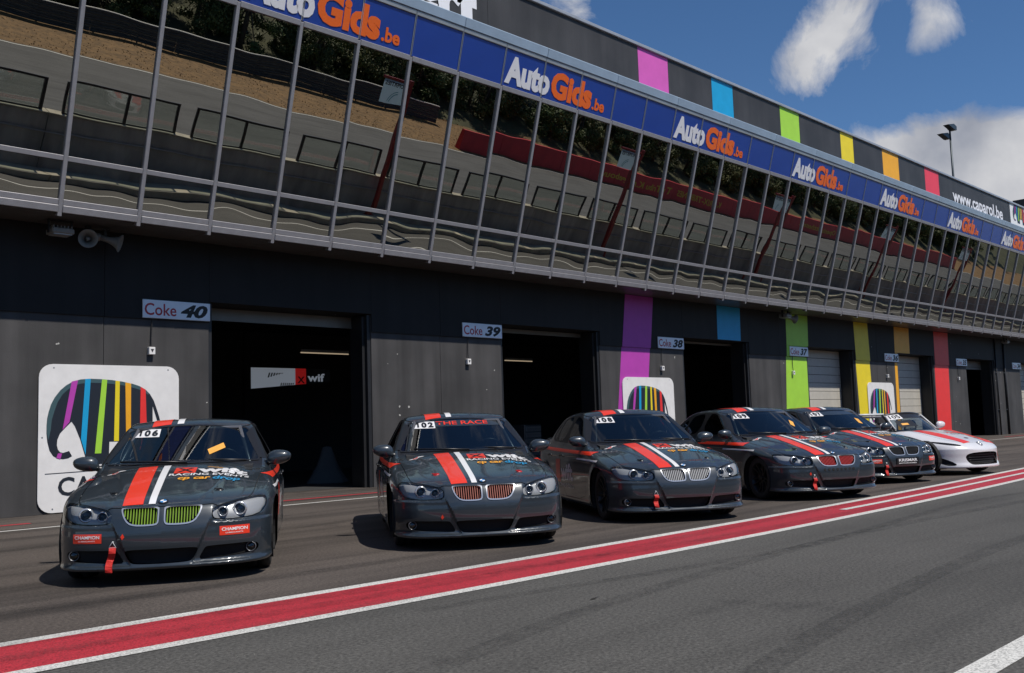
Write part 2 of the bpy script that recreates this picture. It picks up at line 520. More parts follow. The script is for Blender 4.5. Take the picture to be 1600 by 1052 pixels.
MAT = dict(
    lane=asphalt('lane_asphalt', (0.076, 0.073, 0.067), (0.075, 0.075, 0.07), 0.12),
    apron=asphalt('apron_asphalt', (0.076, 0.063, 0.054), (0.08, 0.07, 0.06), 0.30, 4.0),
    track=asphalt('track_asphalt', (0.085, 0.085, 0.085), (0.09, 0.09, 0.09), 0.15, 9.0),
    white_paint=paintmat('white_road_paint', (0.62, 0.61, 0.57), 0.45),
    red_paint=paintmat('red_road_paint', (0.42, 0.022, 0.035), 0.55),
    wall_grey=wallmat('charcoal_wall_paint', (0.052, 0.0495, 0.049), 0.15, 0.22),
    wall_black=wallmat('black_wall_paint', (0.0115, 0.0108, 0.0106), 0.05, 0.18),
    clad=wallmat('dark_cladding', (0.040, 0.039, 0.040), 0.0, 0.16, 0.55),
    jamb=mat('jamb_black', (0.012, 0.012, 0.013), 0.5, var=0.2),
    alu=mat('anodised_aluminium', (0.30, 0.29, 0.30), 0.5, 0.35, var=0.10, vscale=6),
    coping=mat('blue_grey_steel', (0.33, 0.42, 0.52), 0.42, 0.15, var=0.10, vscale=1.5),
    trim=mat('pale_steel_trim', (0.42, 0.43, 0.44), 0.4, 0.5, var=0.1),
    soffit=mat('soffit_metal', (0.15, 0.14, 0.135), 0.34, 0.40, var=0.12, vscale=2),
    fascia=mat('blue_fascia', (0.012, 0.045, 0.27), 0.32, 0, var=0.08, vscale=1.2),
    glass=mirrorglass('facade_glass', 0.0022),
    glass_low=mirrorglass('facade_glass_low', 0.016),
    white=mat('white_sheet', (0.70, 0.69, 0.68), 0.45, var=0.05),
    board=mat('white_board', (0.72, 0.70, 0.68), 0.5, var=0.06, vscale=4),
    black=mat('matt_black', (0.012, 0.012, 0.013), 0.6),
    navy=mat('logo_black', (0.012, 0.016, 0.024), 0.45),
    teal=mat('logo_teal', (0.045, 0.09, 0.10), 0.45),
    purple=mat('stripe_purple', (0.42, 0.045, 0.36), 0.5, var=0.06),
    cyan=mat('stripe_cyan', (0.004, 0.30, 0.56), 0.5, var=0.06),
    green=mat('stripe_green', (0.33, 0.60, 0.045), 0.5, var=0.06),
    yellow=mat('stripe_yellow', (0.74, 0.58, 0.012), 0.5, var=0.06),
    orange=mat('stripe_orange', (0.78, 0.36, 0.012), 0.5, var=0.06),
    red=mat('stripe_red', (0.72, 0.030, 0.026), 0.5, var=0.06),
    pink=mat('stripe_pink_red', (0.70, 0.045, 0.075), 0.5, var=0.06),
    lilac=mat('stripe_lilac', (0.60, 0.10, 0.42), 0.5, var=0.06),
    letter=mat('letter_white', (0.72, 0.71, 0.73), 0.4),
    letter_or=mat('letter_orange', (0.80, 0.13, 0.008), 0.4),
    sign=mat('pale_blue_sign', (0.80, 0.84, 0.88), 0.35, var=0.05),
    sign_red=mat('sign_red', (0.42, 0.02, 0.03), 0.4),
    shutter=mat('cream_shutter', (0.46, 0.43, 0.37), 0.45, var=0.08, vscale=3),
    shutter_g=mat('grey_shutter', (0.20, 0.19, 0.17), 0.45, 0.2, var=0.08),
    concrete=mat('concrete', (0.36, 0.325, 0.25), 0.85, var=0.25, vscale=1.6, bump=0.3),
    concrete_d=mat('stained_concrete', (0.30, 0.28, 0.25), 0.85, var=0.35, vscale=1.2, bump=0.3, stretch=(1, 1, 0.3)),
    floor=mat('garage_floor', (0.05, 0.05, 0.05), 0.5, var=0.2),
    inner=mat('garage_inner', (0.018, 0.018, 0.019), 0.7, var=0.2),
    room=mat('upper_room', (0.05, 0.05, 0.048), 0.8),
    horn=mat('grey_horn', (0.20, 0.19, 0.17), 0.5, var=0.15),
    steel=mat('galvanised_steel', (0.34, 0.35, 0.36), 0.4, 0.7, var=0.12, vscale=5),
    pole_blue=mat('dark_pole', (0.035, 0.05, 0.06), 0.45, 0.3),
    red_steel=mat('red_pole_paint', (0.24, 0.018, 0.016), 0.45, var=0.1),
    barrier=mat('red_barrier', (0.50, 0.020, 0.026), 0.55, var=0.15, vscale=1.0),
    gold=mat('yellow_letters', (0.55, 0.36, 0.02), 0.5),
    rail=mat('dark_guard_rail', (0.05, 0.055, 0.055), 0.75, 0.0, var=0.25),
    rail_top=mat('sunlit_rail_top', (0.6, 0.6, 0.58), 0.5, 0.2),  # pale colour paints in the sunlight along the rail's top edge
    plexi_frame=mat('black_frame', (0.015, 0.015, 0.016), 0.45),
    arc=mat('teal_arc', (0.02, 0.22, 0.28), 0.45),
)
def translucent(name, col):
    """thin sheet the sun shines through"""
    m, n, l, b = nmat(name)
    b.inputs['Base Color'].default_value = (*col, 1); b.inputs['Roughness'].default_value = 0.5
    tl = n.new('ShaderNodeBsdfTranslucent'); tl.inputs[0].default_value = (*col, 1)
    mx = n.new('ShaderNodeMixShader'); mx.inputs[0].default_value = 0.55
    l.new(b.outputs[0], mx.inputs[1]); l.new(tl.outputs[0], mx.inputs[2]); l.new(mx.outputs[0], n['Material Output'].inputs['Surface'])
    return m
MAT['boardblue'] = translucent('pale_board', (0.55, 0.64, 0.70))
# ------------------------------------------------------------------ ground, lane, track
def pchip(xs, ys):
    xs = np.asarray(xs, float); ys = np.asarray(ys, float)
    h = np.diff(xs); d = np.diff(ys)/h
    m = np.zeros_like(ys); m[0] = d[0]; m[-1] = d[-1]
    for i in range(1, len(xs)-1):
        if d[i-1]*d[i] > 0:
            w1 = 2*h[i]+h[i-1]; w2 = h[i]+2*h[i-1]
            m[i] = (w1+w2)/(w1/d[i-1]+w2/d[i])
    def f(x):
        x = np.asarray(x, float)
        xc = np.clip(x, xs[0], xs[-1])
        i = np.clip(np.searchsorted(xs, xc)-1, 0, len(xs)-2)
        t = (xc-xs[i])/h[i]
        return ((2*t**3-3*t**2+1)*ys[i]+(t**3-2*t**2+t)*h[i]*m[i]+(-2*t**3+3*t**2)*ys[i+1]+(t**3-t**2)*h[i]*m[i+1])
    return f

strip_y = pchip([-60, -20, 2, 5, 8.6, 12, 21, 40, 150], [-9.6, -9.9, -10.13, -10.22, -10.26, -10.21, -9.81, -8.9, -4.6])
XS = np.concatenate([np.arange(-60, 0, 5), np.arange(0, 60, 1.0), np.arange(60, 151, 10)])

def ribbon(name, xs, ya, yb, z, m, parent=None, kind=None):
    V = []; F = []
    for i, x in enumerate(xs):
        V += [(x, ya[i], z), (x, yb[i], z)]
        if i: F.append((2*i-2, 2*i-1, 2*i+1, 2*i))
    me = mesh_from(name, V, F, [m])
    bm = bmesh.new(); bm.from_mesh(me)
    for f in bm.faces:
        if f.normal.z < 0: f.normal_flip()
    bm.to_mesh(me); bm.free()
    return ob(name, me, parent, kind=kind)

g = MB().quad((-900, -900, -0.06), (900, -900, -0.06), (900, 900, -0.06), (-900, 900, -0.06))
MAT['dry_grass'] = mat('dry_grass', (0.165, 0.095, 0.036), 0.9, var=0.45, vscale=2.2, bump=0.8, bscale=30)
g.build('ground', MAT['dry_grass'], kind='structure')
sy = strip_y(XS)
apron = ribbon('pit_apron', XS, sy-0.46, np.full(len(XS), 0.62), 0.0, MAT['apron'], kind='structure')
lane = ribbon('pit_lane', XS, np.full(len(XS), -18.75), sy-0.46, 0.0, MAT['lane'], kind='structure')
ribbon('white_line', XS, sy-0.12, sy, 0.004, MAT['white_paint'], lane)
ribbon('red_strip', XS, sy-0.81, sy-0.12, 0.004, MAT['red_paint'], lane)
ribbon('white_line', XS, sy-0.93, sy-0.81, 0.004, MAT['white_paint'], lane)
x2 = np.arange(11.3, 120, 1.2); s2 = strip_y(x2)
ribbon('white_line', x2, s2-0.52, s2-0.42, 0.008, MAT['white_paint'], lane)
# outer lane lines
ribbon('white_line', XS, np.full(len(XS), -14.67), np.full(len(XS), -14.53), 0.004, MAT['white_paint'], lane)
ribbon('white_line', XS, np.full(len(XS), -17.30), np.full(len(XS), -17.18), 0.004, MAT['white_paint'], lane)
ribbon('white_line', XS, np.full(len(XS), -2.52), np.full(len(XS), -2.42), 0.004, MAT['white_paint'], apron)
for k in range(-1, 6):
    MB().box(8.4+7.5*k, 12.6+7.5*k, -1.55, -1.42, 0.001, 0.004).build('red_line', MAT['red_paint'], apron)
xt = np.arange(-80, 261, 10.0)
track = ribbon('race_track', xt, np.full(len(xt), -44.7), np.full(len(xt), -20.9), 0.0, MAT['track'], kind='structure')
ribbon('white_line', xt, np.full(len(xt), -44.45), np.full(len(xt), -44.25), 0.004, MAT['white_paint'], track)
# dry grass bank beyond the track
bV = []; bF = []
bys = [-44.65, -47, -50, -52.5, -55, -58, -62, -70, -90, -140]
bzs = [0.0, 0.12, 0.32, 0.5, 0.75, 1.5, 2.6, 4.2, 6.0, 7.5]
bx = np.arange(-80, 261, 4.0)
rs = np.random.RandomState(3)
for i, x in enumerate(bx):
    for j, y in enumerate(bys):
        bV.append((x, y, bzs[j]+(rs.rand()-0.5)*0.05*j))
nb = len(bys)
for i in range(len(bx)-1):
    for j in range(nb-1):
        bF.append((i*nb+j, i*nb+j+1, (i+1)*nb+j+1, (i+1)*nb+j))
MAT['wood_floor'] = mat('wood_floor', (0.050, 0.052, 0.022), 0.95, var=0.5, vscale=0.6, bump=0.6, bscale=12)
me = mesh_from('grass_bank', bV, bF, [MAT['dry_grass'], MAT['wood_floor']], [1 if (q % (nb-1)) >= 4 else 0 for q in range(len(bF))], smooth=True)
me.flip_normals()
ob('grass_bank', me, kind='structure')

# ------------------------------------------------------------------ pit building
BX0, BX1 = -6.0, 72.0
bld = thing('pit_building', 'long dark pit building with overhanging mirrored glass storey above open garages', 'building', (30, 4, 0))
INV = Matrix.Translation(Vector((-30, -4, 0)))
def B(mb, name, m, smooth=False, rot=None, loc=None, fix=False):
    o = mb.build(name, m, bld, smooth=smooth, fix=fix)
    l = Vector(loc or (0, 0, 0)) - Vector((30, 4, 0))
    o.location = l
    if rot: o.rotation_euler = rot
    return o
def Bsub(mb, name, m, parent):
    return mb.build(name, m, parent)

D = 7.5
KS = range(-2, 9)
def dl(k): return 8.66+D*k
def dr(k): return 12.34+D*k
for k in KS:
    # pier right of door k, lower grey wall
    x0, x1 = dr(k), dl(k+1)
    xm = (x0+x1)/2
    for xa_, xb_ in ((x0, xm-0.003), (xm+0.003, x1)):
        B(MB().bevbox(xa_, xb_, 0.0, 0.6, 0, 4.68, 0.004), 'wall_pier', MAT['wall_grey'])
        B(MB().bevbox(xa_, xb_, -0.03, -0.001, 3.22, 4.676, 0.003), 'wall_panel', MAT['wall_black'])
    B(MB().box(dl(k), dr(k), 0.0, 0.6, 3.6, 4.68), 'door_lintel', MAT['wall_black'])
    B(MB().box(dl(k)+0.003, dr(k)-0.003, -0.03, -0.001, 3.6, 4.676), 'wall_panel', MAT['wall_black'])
    B(MB().box(x0-0.09, x0-0.002, 0.02, 0.62, 0, 3.58).box(dr(k)-0.16, dr(k)-0.09, 0.10, 0.18, 0, 3.55), 'door_jamb', MAT['jamb'])
    B(MB().box(dl(k)+0.002, dl(k)+0.07, 0.02, 0.62, 0, 3.58), 'door_jamb', MAT['jamb'])
    # garage room behind the door
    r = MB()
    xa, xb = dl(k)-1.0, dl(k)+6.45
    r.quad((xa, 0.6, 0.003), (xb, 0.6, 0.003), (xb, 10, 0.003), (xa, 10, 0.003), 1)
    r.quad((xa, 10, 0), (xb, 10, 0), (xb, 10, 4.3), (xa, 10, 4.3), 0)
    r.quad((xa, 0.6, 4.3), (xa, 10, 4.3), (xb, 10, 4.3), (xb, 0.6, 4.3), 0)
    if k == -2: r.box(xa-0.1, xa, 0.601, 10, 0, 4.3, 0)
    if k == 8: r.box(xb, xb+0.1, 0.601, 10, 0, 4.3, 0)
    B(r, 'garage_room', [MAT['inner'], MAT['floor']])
B(MB().box(dr(8)-0.0, 76, 0, 0.6, 0, 4.68).box(-14, dl(-2), 0, 0.6, 0, 4.68), 'wall_pier', MAT['wall_grey'])
# roller shutters: section by section
shut = {0: 3.33, 1: 3.46, 2: 3.5, 3: 0.0, 4: 0.0, 5: 3.16, 6: 0.0, 7: 0.0, 8: 0.0, -1: 0.0, -2: 0.0}
for k in KS:
    zb = shut[k]
    sh = bpy.data.objects.new('roller_shutter', None); COL.objects.link(sh); sh.parent = bld
    sh.location = Vector((dl(k)+0.07, 0.56, 0))-Vector((30, 4, 0))
    z = 3.58
    me = None
    wdt = dr(k)-dl(k)-0.16
    nsl = 0
    m = MAT['shutter'] if zb == 0 else MAT['shutter_g']
    while z > zb+0.02:
        h = min(0.30, z-zb)
        s = MB()
        # each section: flat face with a rolled lower lip
        s.box(0, wdt, 0.0, 0.03, 0.012, h-0.004).box(0, wdt, -0.006, -0.0005, 0.012, 0.035)
        Bsub(s, 'slat', m, sh).location = (0, 0, z-h)
        z -= h
# soffit panels, sill to wall
for k in range(-8, 53):
    x = 5.649+1.2514*k
    B(MB().box(x+0.004, x+1.2474, -0.93, -0.03, 4.68, 4.72), 'soffit_panel', MAT['soffit'])
# stripes painted down the wall: (x at top, x at bottom) left and right edge
def stripe(name, m, xtl, xtr, zt, xbl, xbr, zb, off=0.0):
    def xl(z): return xbl+(xtl-xbl)*(z-zb)/(zt-zb)
    def xr(z): return xbr+(xtr-xbr)*(z-zb)/(zt-zb)
    zm = 3.221
    if zt > zm:
        a = max(zb, zm)
        B(MB().prism([(xl(a), a), (xr(a), a), (xr(zt), zt), (xl(zt), zt)], -0.034, -0.0305), name, m, fix=True)
    if zb < zm:
        a = min(zt, zm-0.002)
        B(MB().prism([(xl(zb), zb), (xr(zb), zb), (xr(a), a), (xl(a), a)], -0.004, -0.0005), name, m, fix=True)
stripe('purple_stripe', MAT['purple'], 21.0, 22.28, 4.67, 20.30, 21.60, 0.02)
stripe('blue_stripe', MAT['cyan'], 25.55, 26.88, 4.67, 25.52, 26.84, 3.62)
stripe('green_stripe', MAT['green'], 29.78, 31.30, 4.67, 29.74, 31.24, 3.60)
stripe('green_stripe', MAT['green'], 29.74, 31.14, 3.595, 29.42, 31.08, 0.02)
stripe('yellow_stripe', MAT['yellow'], 34.86, 36.05, 4.67, 35.05, 36.25, 0.02)
stripe('orange_stripe', MAT['orange'], 38.47, 39.92, 4.67, 38.42, 39.87, 3.62)
stripe('orange_stripe', MAT['orange'], 38.42, 38.655, 3.61, 38.30, 38.60, 0.02)
stripe('red_stripe', MAT['red'], 42.53, 44.13, 4.67, 42.38, 43.88, 0.02)

# --- leaning glass storey
TH = math.atan2(0.26838, 0.96331)
MP = 1.2514
FX0 = 5.649
FA = Vector((0, -0.95, 4.69))
def F_loc(x, s=0.0, n=0.0):
    """point on the facade: x along, s up the slope, n proud of it"""
    return Vector((x, FA.y-0.26838*s-0.96331*n, FA.z+0.96331*s-0.26838*n))
def fac(me, name, x, s=0.0, n=0.0):
    return ob(name, me, bld, F_loc(x, s, n)-Vector((30, 4, 0)), (TH, 0, 0))
S1, S2, S3 = 0.84, 3.90, 4.74
def panel(w, h, d, m, name, b=0.0):
    mb = MB()
    if b: mb.bevbox(0, w, 0, d, 0, h, b)
    else: mb.box(0, w, 0, d, 0, h)
    return mesh_from(name, mb.v, mb.f, [m], mb.m)
me_up = panel(MP-0.05, S2-S1-0.10, 0.012, MAT['glass'], 'glass_pane')
me_lo = panel(MP-0.05, S1-0.26, 0.012, MAT['glass_low'], 'glass_pane')
me_fa = panel(MP-0.016, S3-S2-0.06, 0.02, MAT['fascia'], 'fascia_panel')
mm = MB().bevbox(-0.033, 0.033, 0, 0.12, -0.06, S2+0.02, 0.006)
me_mu = mesh_from('mullion', mm.v, mm.f, [MAT['alu']], mm.m)
mm = MB().box(-0.016, -0.004, 0, 0.03, S2+0.05, S3).box(0.010, 0.016, -0.006, 0.03, S2+0.05, S3)
me_fj = mesh_from('fascia_joint', mm.v, mm.f, [MAT['trim']], mm.m)
mm = MB().bevbox(0.034, MP-0.034, 0, 0.1, S1-0.045, S1+0.035, 0.005)
me_tr = mesh_from('transom', mm.v, mm.f, [MAT['alu']], mm.m)
mm = MB().bevbox(0.034, MP-0.034, -0.012, 0.1, S2-0.055, S2+0.045, 0.006)
me_tt = mesh_from('transom', mm.v, mm.f, [MAT['alu']], mm.m)
mm = MB().bevbox(0.034, MP-0.034, 0.0, 0.1, 0.115, 0.205, 0.006).bevbox(0.034, MP-0.034, -0.02, 0.1, 0.0, 0.112, 0.008)
me_si = mesh_from('sill', mm.v, mm.f, [MAT['alu']], mm.m)
mm = MB().bevbox(0.0, MP-0.006, 0.015, 0.12, S3-0.005, S3+0.085, 0.01)
me_t2 = mesh_from('steel_trim', mm.v, mm.f, [MAT['trim']], mm.m)
mm = MB().bevbox(0.0, 2*MP-0.006, 0.0, 0.24, S3+0.09, S3+0.30, 0.012)
me_co = mesh_from('coping', mm.v, mm.f, [MAT['coping']], mm.m)
for k in range(-8, 53):
    x = FX0+MP*k
    fac(me_mu, 'mullion', x, 0, 0.045)
    fac(me_fj, 'fascia_joint', x, 0, 0.018)
    jit = lambda: (RND.random()-0.5)*0.0055
    for me_, s_ in ((me_up, S1+0.04), (me_lo, 0.21)):
        o = fac(me_, 'glass_pane', x+0.025, s_, 0.0)
        o.rotation_euler = (TH+jit(), 0, jit())
    fac(me_fa, 'fascia_panel', x+0.018, S2+0.045, 0.004)
    fac(me_tr, 'transom', x, 0, 0.04)
    fac(me_tt, 'transom', x, 0, 0.04)
    fac(me_si, 'sill', x, 0, 0.04)
    fac(me_t2, 'steel_trim', x, 0, 0.04)
    if k % 2 == 0: fac(me_co, 'coping', x, 0, 0.04)
# rooms and roof behind the glass
up_ = MB()
up_.quad((-6, -0.9, 4.76), (BX1, -0.9, 4.76), (BX1, 8, 4.76), (-6, 8, 4.76))
up_.quad((-6, 8, 4.76), (BX1, 8, 4.76), (BX1, 8, 9.3), (-6, 8, 9.3))
up_.quad((-6, -2.1, 9.2), (-6, 8, 9.2), (BX1, 8, 9.2), (BX1, -2.1, 9.2))
for xx in range(2, 72, 10):
    up_.box(xx, xx+0.1, 0.4, 8, 4.76, 9.2)
B(up_, 'upper_rooms', MAT['room'])
B(MB().box(-6, BX1, -1.8, 12, 9.32, 9.5).box(-6, BX1, 10.2, 12, 0, 9.3).box(BX1, BX1+0.3, -0.9, 12, 4.7, 9.3).box(-6.3, -6, -0.9, 12, 4.7, 9.3), 'roof_slab', MAT['clad'])
# lettering on the blue fascia
def letters(segs, x, s, name):
    for body, w, h, m, bold, dx, dz in segs:
        V, Fc = text_fit(body, w, h, bold, 0.0, 0.004)
        P = np.c_[V[:, 0]+dx, -V[:, 2]-0.006, V[:, 1]+dz]
        me = mesh_from(name, P, Fc, [m])
        fac(me, name, x, s, 0.004)
for k in range(-3, 50, 5):
    x = FX0+MP*k
    letters([('Auto', 1.40, 0.55, MAT['letter'], 0.05, 0.08, 0.13), ('Gids', 1.42, 0.55, MAT['letter_or'], 0.05, 1.53, 0.13), ('.be', 0.44, 0.27, MAT['letter_or'], 0.03, 3.00, 0.13)], x, S2+0.03, 'fascia_lettering')
# --- upper cladding with coloured panels
PY = -1.9
cuts = [(-6, -1, 'clad'), (-1, 4, 'clad'), (4, 9, 'clad'), (9, 14.2, 'clad'), (14.2, 19.55, 'clad'), (19.55, 20.86, 'lilac'), (20.86, 22.95, 'clad'), (22.95, 24.05, 'cyan'), (24.05, 26.75, 'clad'), (26.75, 27.95, 'green'),
        (27.95, 30.8, 'clad'), (30.8, 31.75, 'yellow'), (31.75, 34.1, 'clad'), (34.1, 35.5, 'orange'), (35.5, 37.95, 'clad'), (37.95, 39.35, 'pink'), (39.35, 43.6, 'clad'), (43.6, 47.85, 'clad'), (47.85, 50.4, 'white'), (50.4, 55, 'clad'), (55, 60, 'clad'), (60, 66, 'clad'), (66, 72, 'clad')]
for a, b_, m in cuts:
    B(MB().box(a+0.004, b_-0.004, PY, PY+0.1, 9.35, 10.74), 'parapet_panel', MAT[m])
    B(MB().bevbox(a, b_-0.004, PY-0.06, PY+0.3, 10.742, 10.83, 0.012), 'parapet_cap', MAT['trim'])
def wall_text(body, x0, x1, z, h, y, m, name, bold=0.0, ext=0.004, parent=None, shear=0.0):
    V, Fc = text_fit(body, x1-x0, h, bold, shear, ext)
    P = np.c_[V[:, 0]+x0, -V[:, 2]+y, V[:, 1]+z]
    me = mesh_from(name, P, Fc, [m])
    return P, Fc, me
for body, xa, xb, z, h, bold in (('www.caparol.be', 40.75, 46.75, 9.80, 0.56, 0.02), ('Caparol verf', 5.5, 13.95, 9.62, 0.98, 0.055)):
    P, Fc, me = wall_text(body, xa, xb, z, h, PY-0.006, MAT['letter'], 'roof_lettering', bold)
    ob('roof_lettering', me, bld, Vector((-30, -4, 0)))
# elephant emblem, drawn on a board of width w at (x0, z0)
def emblem(x0, z0, w, h, y, parent, off, word=True):
    def T(p): return (x0+(p[0]-75)/812*w, z0+h-(p[1]-105)/885*h)
    def sheet(poly, d, m, name):
        pts = [T(p) for p in poly]
        tri = tess(pts)
        V = [(p[0], y-d, p[1]) for p in pts]
        o = ob(name, mesh_from(name, V, [t for t in tri], [m]), parent, off)
        return o
    body = [(118,470),(121,430),(128,392),(140,348),(160,305),(190,262),(222,232),(260,208),(300,196),(350,191),(420,193),(480,198),(540,207),(600,220),(640,234),(675,254),(705,285),(728,325),(745,375),(762,430),(778,500),(764,505),(745,440),(722,362),(722,480),(726,715),(612,715),(600,582),(465,580),(462,715),(342,715),(300,560),(270,480),(252,452),(215,492),(190,522),(176,560),(174,592),(180,618),(192,634),(208,638),(240,628),(256,660),(235,672),(208,676),(180,672),(155,655),(135,622),(123,570),(118,520)]
    sheet(body, 0.002, MAT['navy'], 'emblem_body')
    arc_o = [(118,470),(128,392),(140,348),(160,305),(190,262),(222,232),(260,208),(300,196),(350,191),(420,193),(480,198),(540,207),(600,220),(640,234),(675,254),(705,285)]
    arc_i = [(690,288),(665,268),(635,255),(595,243),(540,230),(480,222),(420,217),(350,216),(300,222),(262,236),(228,260),(200,290),(175,335),(158,390),(145,440),(140,500),(128,560)]
    sheet(arc_o+arc_i+[(120,520)], 0.004, MAT['teal'], 'emblem_highlight')
    for nm, m, poly in (('emblem_stripe', 'purple', [(250,210),(285,200),(240,455),(203,500)]), ('emblem_stripe', 'purple', [(180,640),(202,641),(193,674),(171,667)]),
                        ('emblem_stripe', 'cyan', [(325,193),(356,192),(330,655),(304,560)]), ('emblem_stripe', 'green', [(420,194),(450,196),(418,650),(382,650)]),
                        ('emblem_stripe', 'yellow', [(498,201),(523,204),(519,578),(491,578)]), ('emblem_stripe', 'orange', [(556,211),(590,218),(590,580),(562,580)]),
                        ('emblem_stripe', 'red', [(648,238),(678,257),(690,640),(642,640)])):
        sheet(poly, 0.006, MAT[m], nm)
    if word:
        sheet([(112,757),(850,742),(850,746),(112,761)], 0.003, MAT['navy'], 'emblem_rule')
        a, b_ = T((182, 890)), T((790, 780))
        V, Fc = text_fit('CAPAROL', b_[0]-a[0], b_[1]-a[1], 0.02)
        ob('emblem_word', mesh_from('emblem_word', np.c_[V[:, 0]+a[0], V[:, 2]*0+y-0.004, V[:, 1]+a[1]], Fc, [MAT['navy']]), parent, off)
emblem(48.1, 9.45, 2.2, 1.5, PY-0.004, bld, Vector((-30, -4, 0)), False)
bd_lab = ['white rounded board with striped elephant emblem on the pier left of garage sign 40', 'white rounded elephant board on the purple stripe behind the car numbered 108', 'small far white elephant board between the yellow and orange stripes']
for i, bx_ in enumerate((5.71, 20.72, 35.72)):
    t = thing('emblem_board', bd_lab[i], 'board', (bx_+1.18, -0.01, 0.02), 0, 'elephant boards on the garage wall')
    pts = rounded_rect(-1.18, 1.18, 0.0, 2.38, 0.22)
    MB().prism(pts, -0.022, -0.002).build('board_sheet', MAT['board'], t, fix=True)
    emblem(-1.18, 0.0, 2.36, 2.38, -0.0235, t, Vector((0, 0, 0)))
    s = MB()
    for px_, pz_ in ((-0.95, 2.32), (0.98, 2.32), (-1.12, 1.2), (1.12, 1.2), (-0.95, 0.06), (0.95, 0.06)):
        s.lathe([(0, -0.026), (0.012, -0.026), (0.014, -0.022)], 8, 'y', 0, (px_, 0, pz_))
    s.build('board_screw', MAT['steel'], t)
# --- garage number signs
sgn_lab = {0: 'pale sign reading Coke 40 left of the widest open garage', 1: 'pale sign reading Coke 39 above the car numbered 102', 2: 'pale sign reading Coke 38 right of the purple stripe', 3: 'pale sign reading Coke 37 on the green stripe', 4: 'small pale sign reading Coke 36 by the orange stripe', 5: 'small pale sign reading Coke 35 right of the red stripe', 6: 'tiny far sign reading Coke 34 at the right edge'}
for k in range(0, 7):
    t = thing('garage_sign', sgn_lab[k], 'sign', (8.03+D*k, -0.035, 3.24), 0, 'garage number signs')
    MB().bevbox(-0.63, 0.63, -0.028, 0.004, 0, 0.32, 0.006).build('sign_plate', MAT['sign'], t)
    fr = MB().box(-0.645, 0.645, -0.01, 0.003, -0.014, -0.001).box(-0.645, 0.645, -0.01, 0.003, 0.321, 0.334)
    fr.build('sign_frame', MAT['black'], t)
    for body, xa, xb, m, bold, sh in (('Coke', -0.60, -0.02, MAT['sign_red'], 0.012, 0.0), (str(40-k), 0.06, 0.58, MAT['black'], 0.045, 0.28)):
        P, Fc, me = wall_text(body, xa, xb, 0.055, 0.215, -0.0295, m, 'sign_lettering', bold, 0.0, shear=sh)
        ob('sign_lettering', me, t)
    if k < 6:
        t2 = thing('switch_box', ['small white warning box hanging by a cable under sign 40', 'small white warning box on the pier behind the car with THE RACE strip', 'small white warning box right of the purple stripe', 'small white box on a cable on the green stripe', 'tiny white box on a cable between the yellow and orange stripes', 'tiny white box on a cable right of the red stripe'][k], 'switch box', (7.56+D*k, -0.036, 2.60), 0, 'warning boxes under the garage signs')
        MB().bevbox(-0.055, 0.055, -0.05, 0.03, 0, 0.13, 0.006).build('box_cover', MAT['board'], t2)
        tr = MB(); tr.prism([(-0.03, 0.095), (0.03, 0.095), (0, 0.035)], -0.053, -0.0505)
        tr.build('warning_mark', MAT['black'], t2, fix=True)
        MB().tube([(0.0, -0.01, 0.13), (0.004, 0.004, 0.3), (0.012, 0.006, 0.47), (0.02, 0.0, 0.66)], 0.011, 6).build('cable', MAT['black'], t2)
# --- horns and flood lamps under the overhang
def horn(loc, rz, tilt, lab):
    t = thing('horn_speaker', lab, 'loudspeaker', loc, rz, 'horn loudspeakers under the overhang')
    h = MB().lathe([(0.03, 0.32), (0.045, 0.30), (0.05, 0.18), (0.07, 0.10), (0.10, 0.04), (0.145, 0.0), (0.152, -0.012), (0.145, -0.012), (0.10, 0.03), (0.065, 0.09), (0.045, 0.17), (0.0, 0.17)], 28, 'y')
    b = h.build('horn_bell', MAT['horn'], t, smooth=True); b.rotation_euler = (tilt, 0, 0)
    h = MB().lathe([(0.0, 0.05), (0.03, 0.055), (0.036, 0.09), (0.03, 0.14), (0.0, 0.15)], 14, 'y').lathe([(0.0, 0.40), (0.06, 0.395), (0.065, 0.32), (0.03, 0.30)], 18, 'y')
    b = h.build('horn_driver', MAT['horn'], t, smooth=True); b.rotation_euler = (tilt, 0, 0)
    MB().box(-0.02, 0.02, 0.20, 0.24, 0.02, 0.22).box(-0.05, 0.05, 0.16, 0.28, 0.215, 0.235).build('bracket', MAT['jamb'], t)
horn((6.28, -0.50, 4.42), math.radians(-21), 0.1, 'round grey horn loudspeaker facing the camera under the overhang at left')
horn((6.80, -0.50, 4.40), math.radians(58), 0.30, 'grey horn loudspeaker seen from the side under the overhang at left')
horn((29.55, -0.50, 4.42), math.radians(65), 0.2, 'grey horn loudspeaker beside the top of the green stripe')
def flood(loc, lab):
    t = thing('flood_lamp', lab, 'lamp', loc, 0, 'flood lamps under the overhang')
    MB().bevbox(-0.17, 0.17, -0.18, 0.12, 0.0, 0.09, 0.015).build('lamp_housing', MAT['horn'], t)
    MB().box(-0.14, 0.14, -0.15, 0.09, -0.012, -0.001).build('lamp_glass', MAT['trim'], t)
    fn = MB()
    for i in range(6): fn.box(-0.15+i*0.055, -0.135+i*0.055, -0.16, 0.10, 0.091, 0.125)
    fn.build('cooling_fin', MAT['horn'], t)
    MB().box(-0.19, -0.172, -0.05, 0.0, 0.02, 0.24).box(0.172, 0.19, -0.05, 0.0, 0.02, 0.24).box(-0.19, 0.19, -0.05, 0.0, 0.222, 0.24).build('bracket', MAT['jamb'], t)
flood((5.86, -0.42, 4.44), 'grey flood lamp left of the round horn loudspeaker')
flood((29.0, -0.42, 4.44), 'dark flood lamp left of the green stripe')
flood((50.4, -0.42, 4.44), 'tiny far flood lamp near the right end of the overhang')
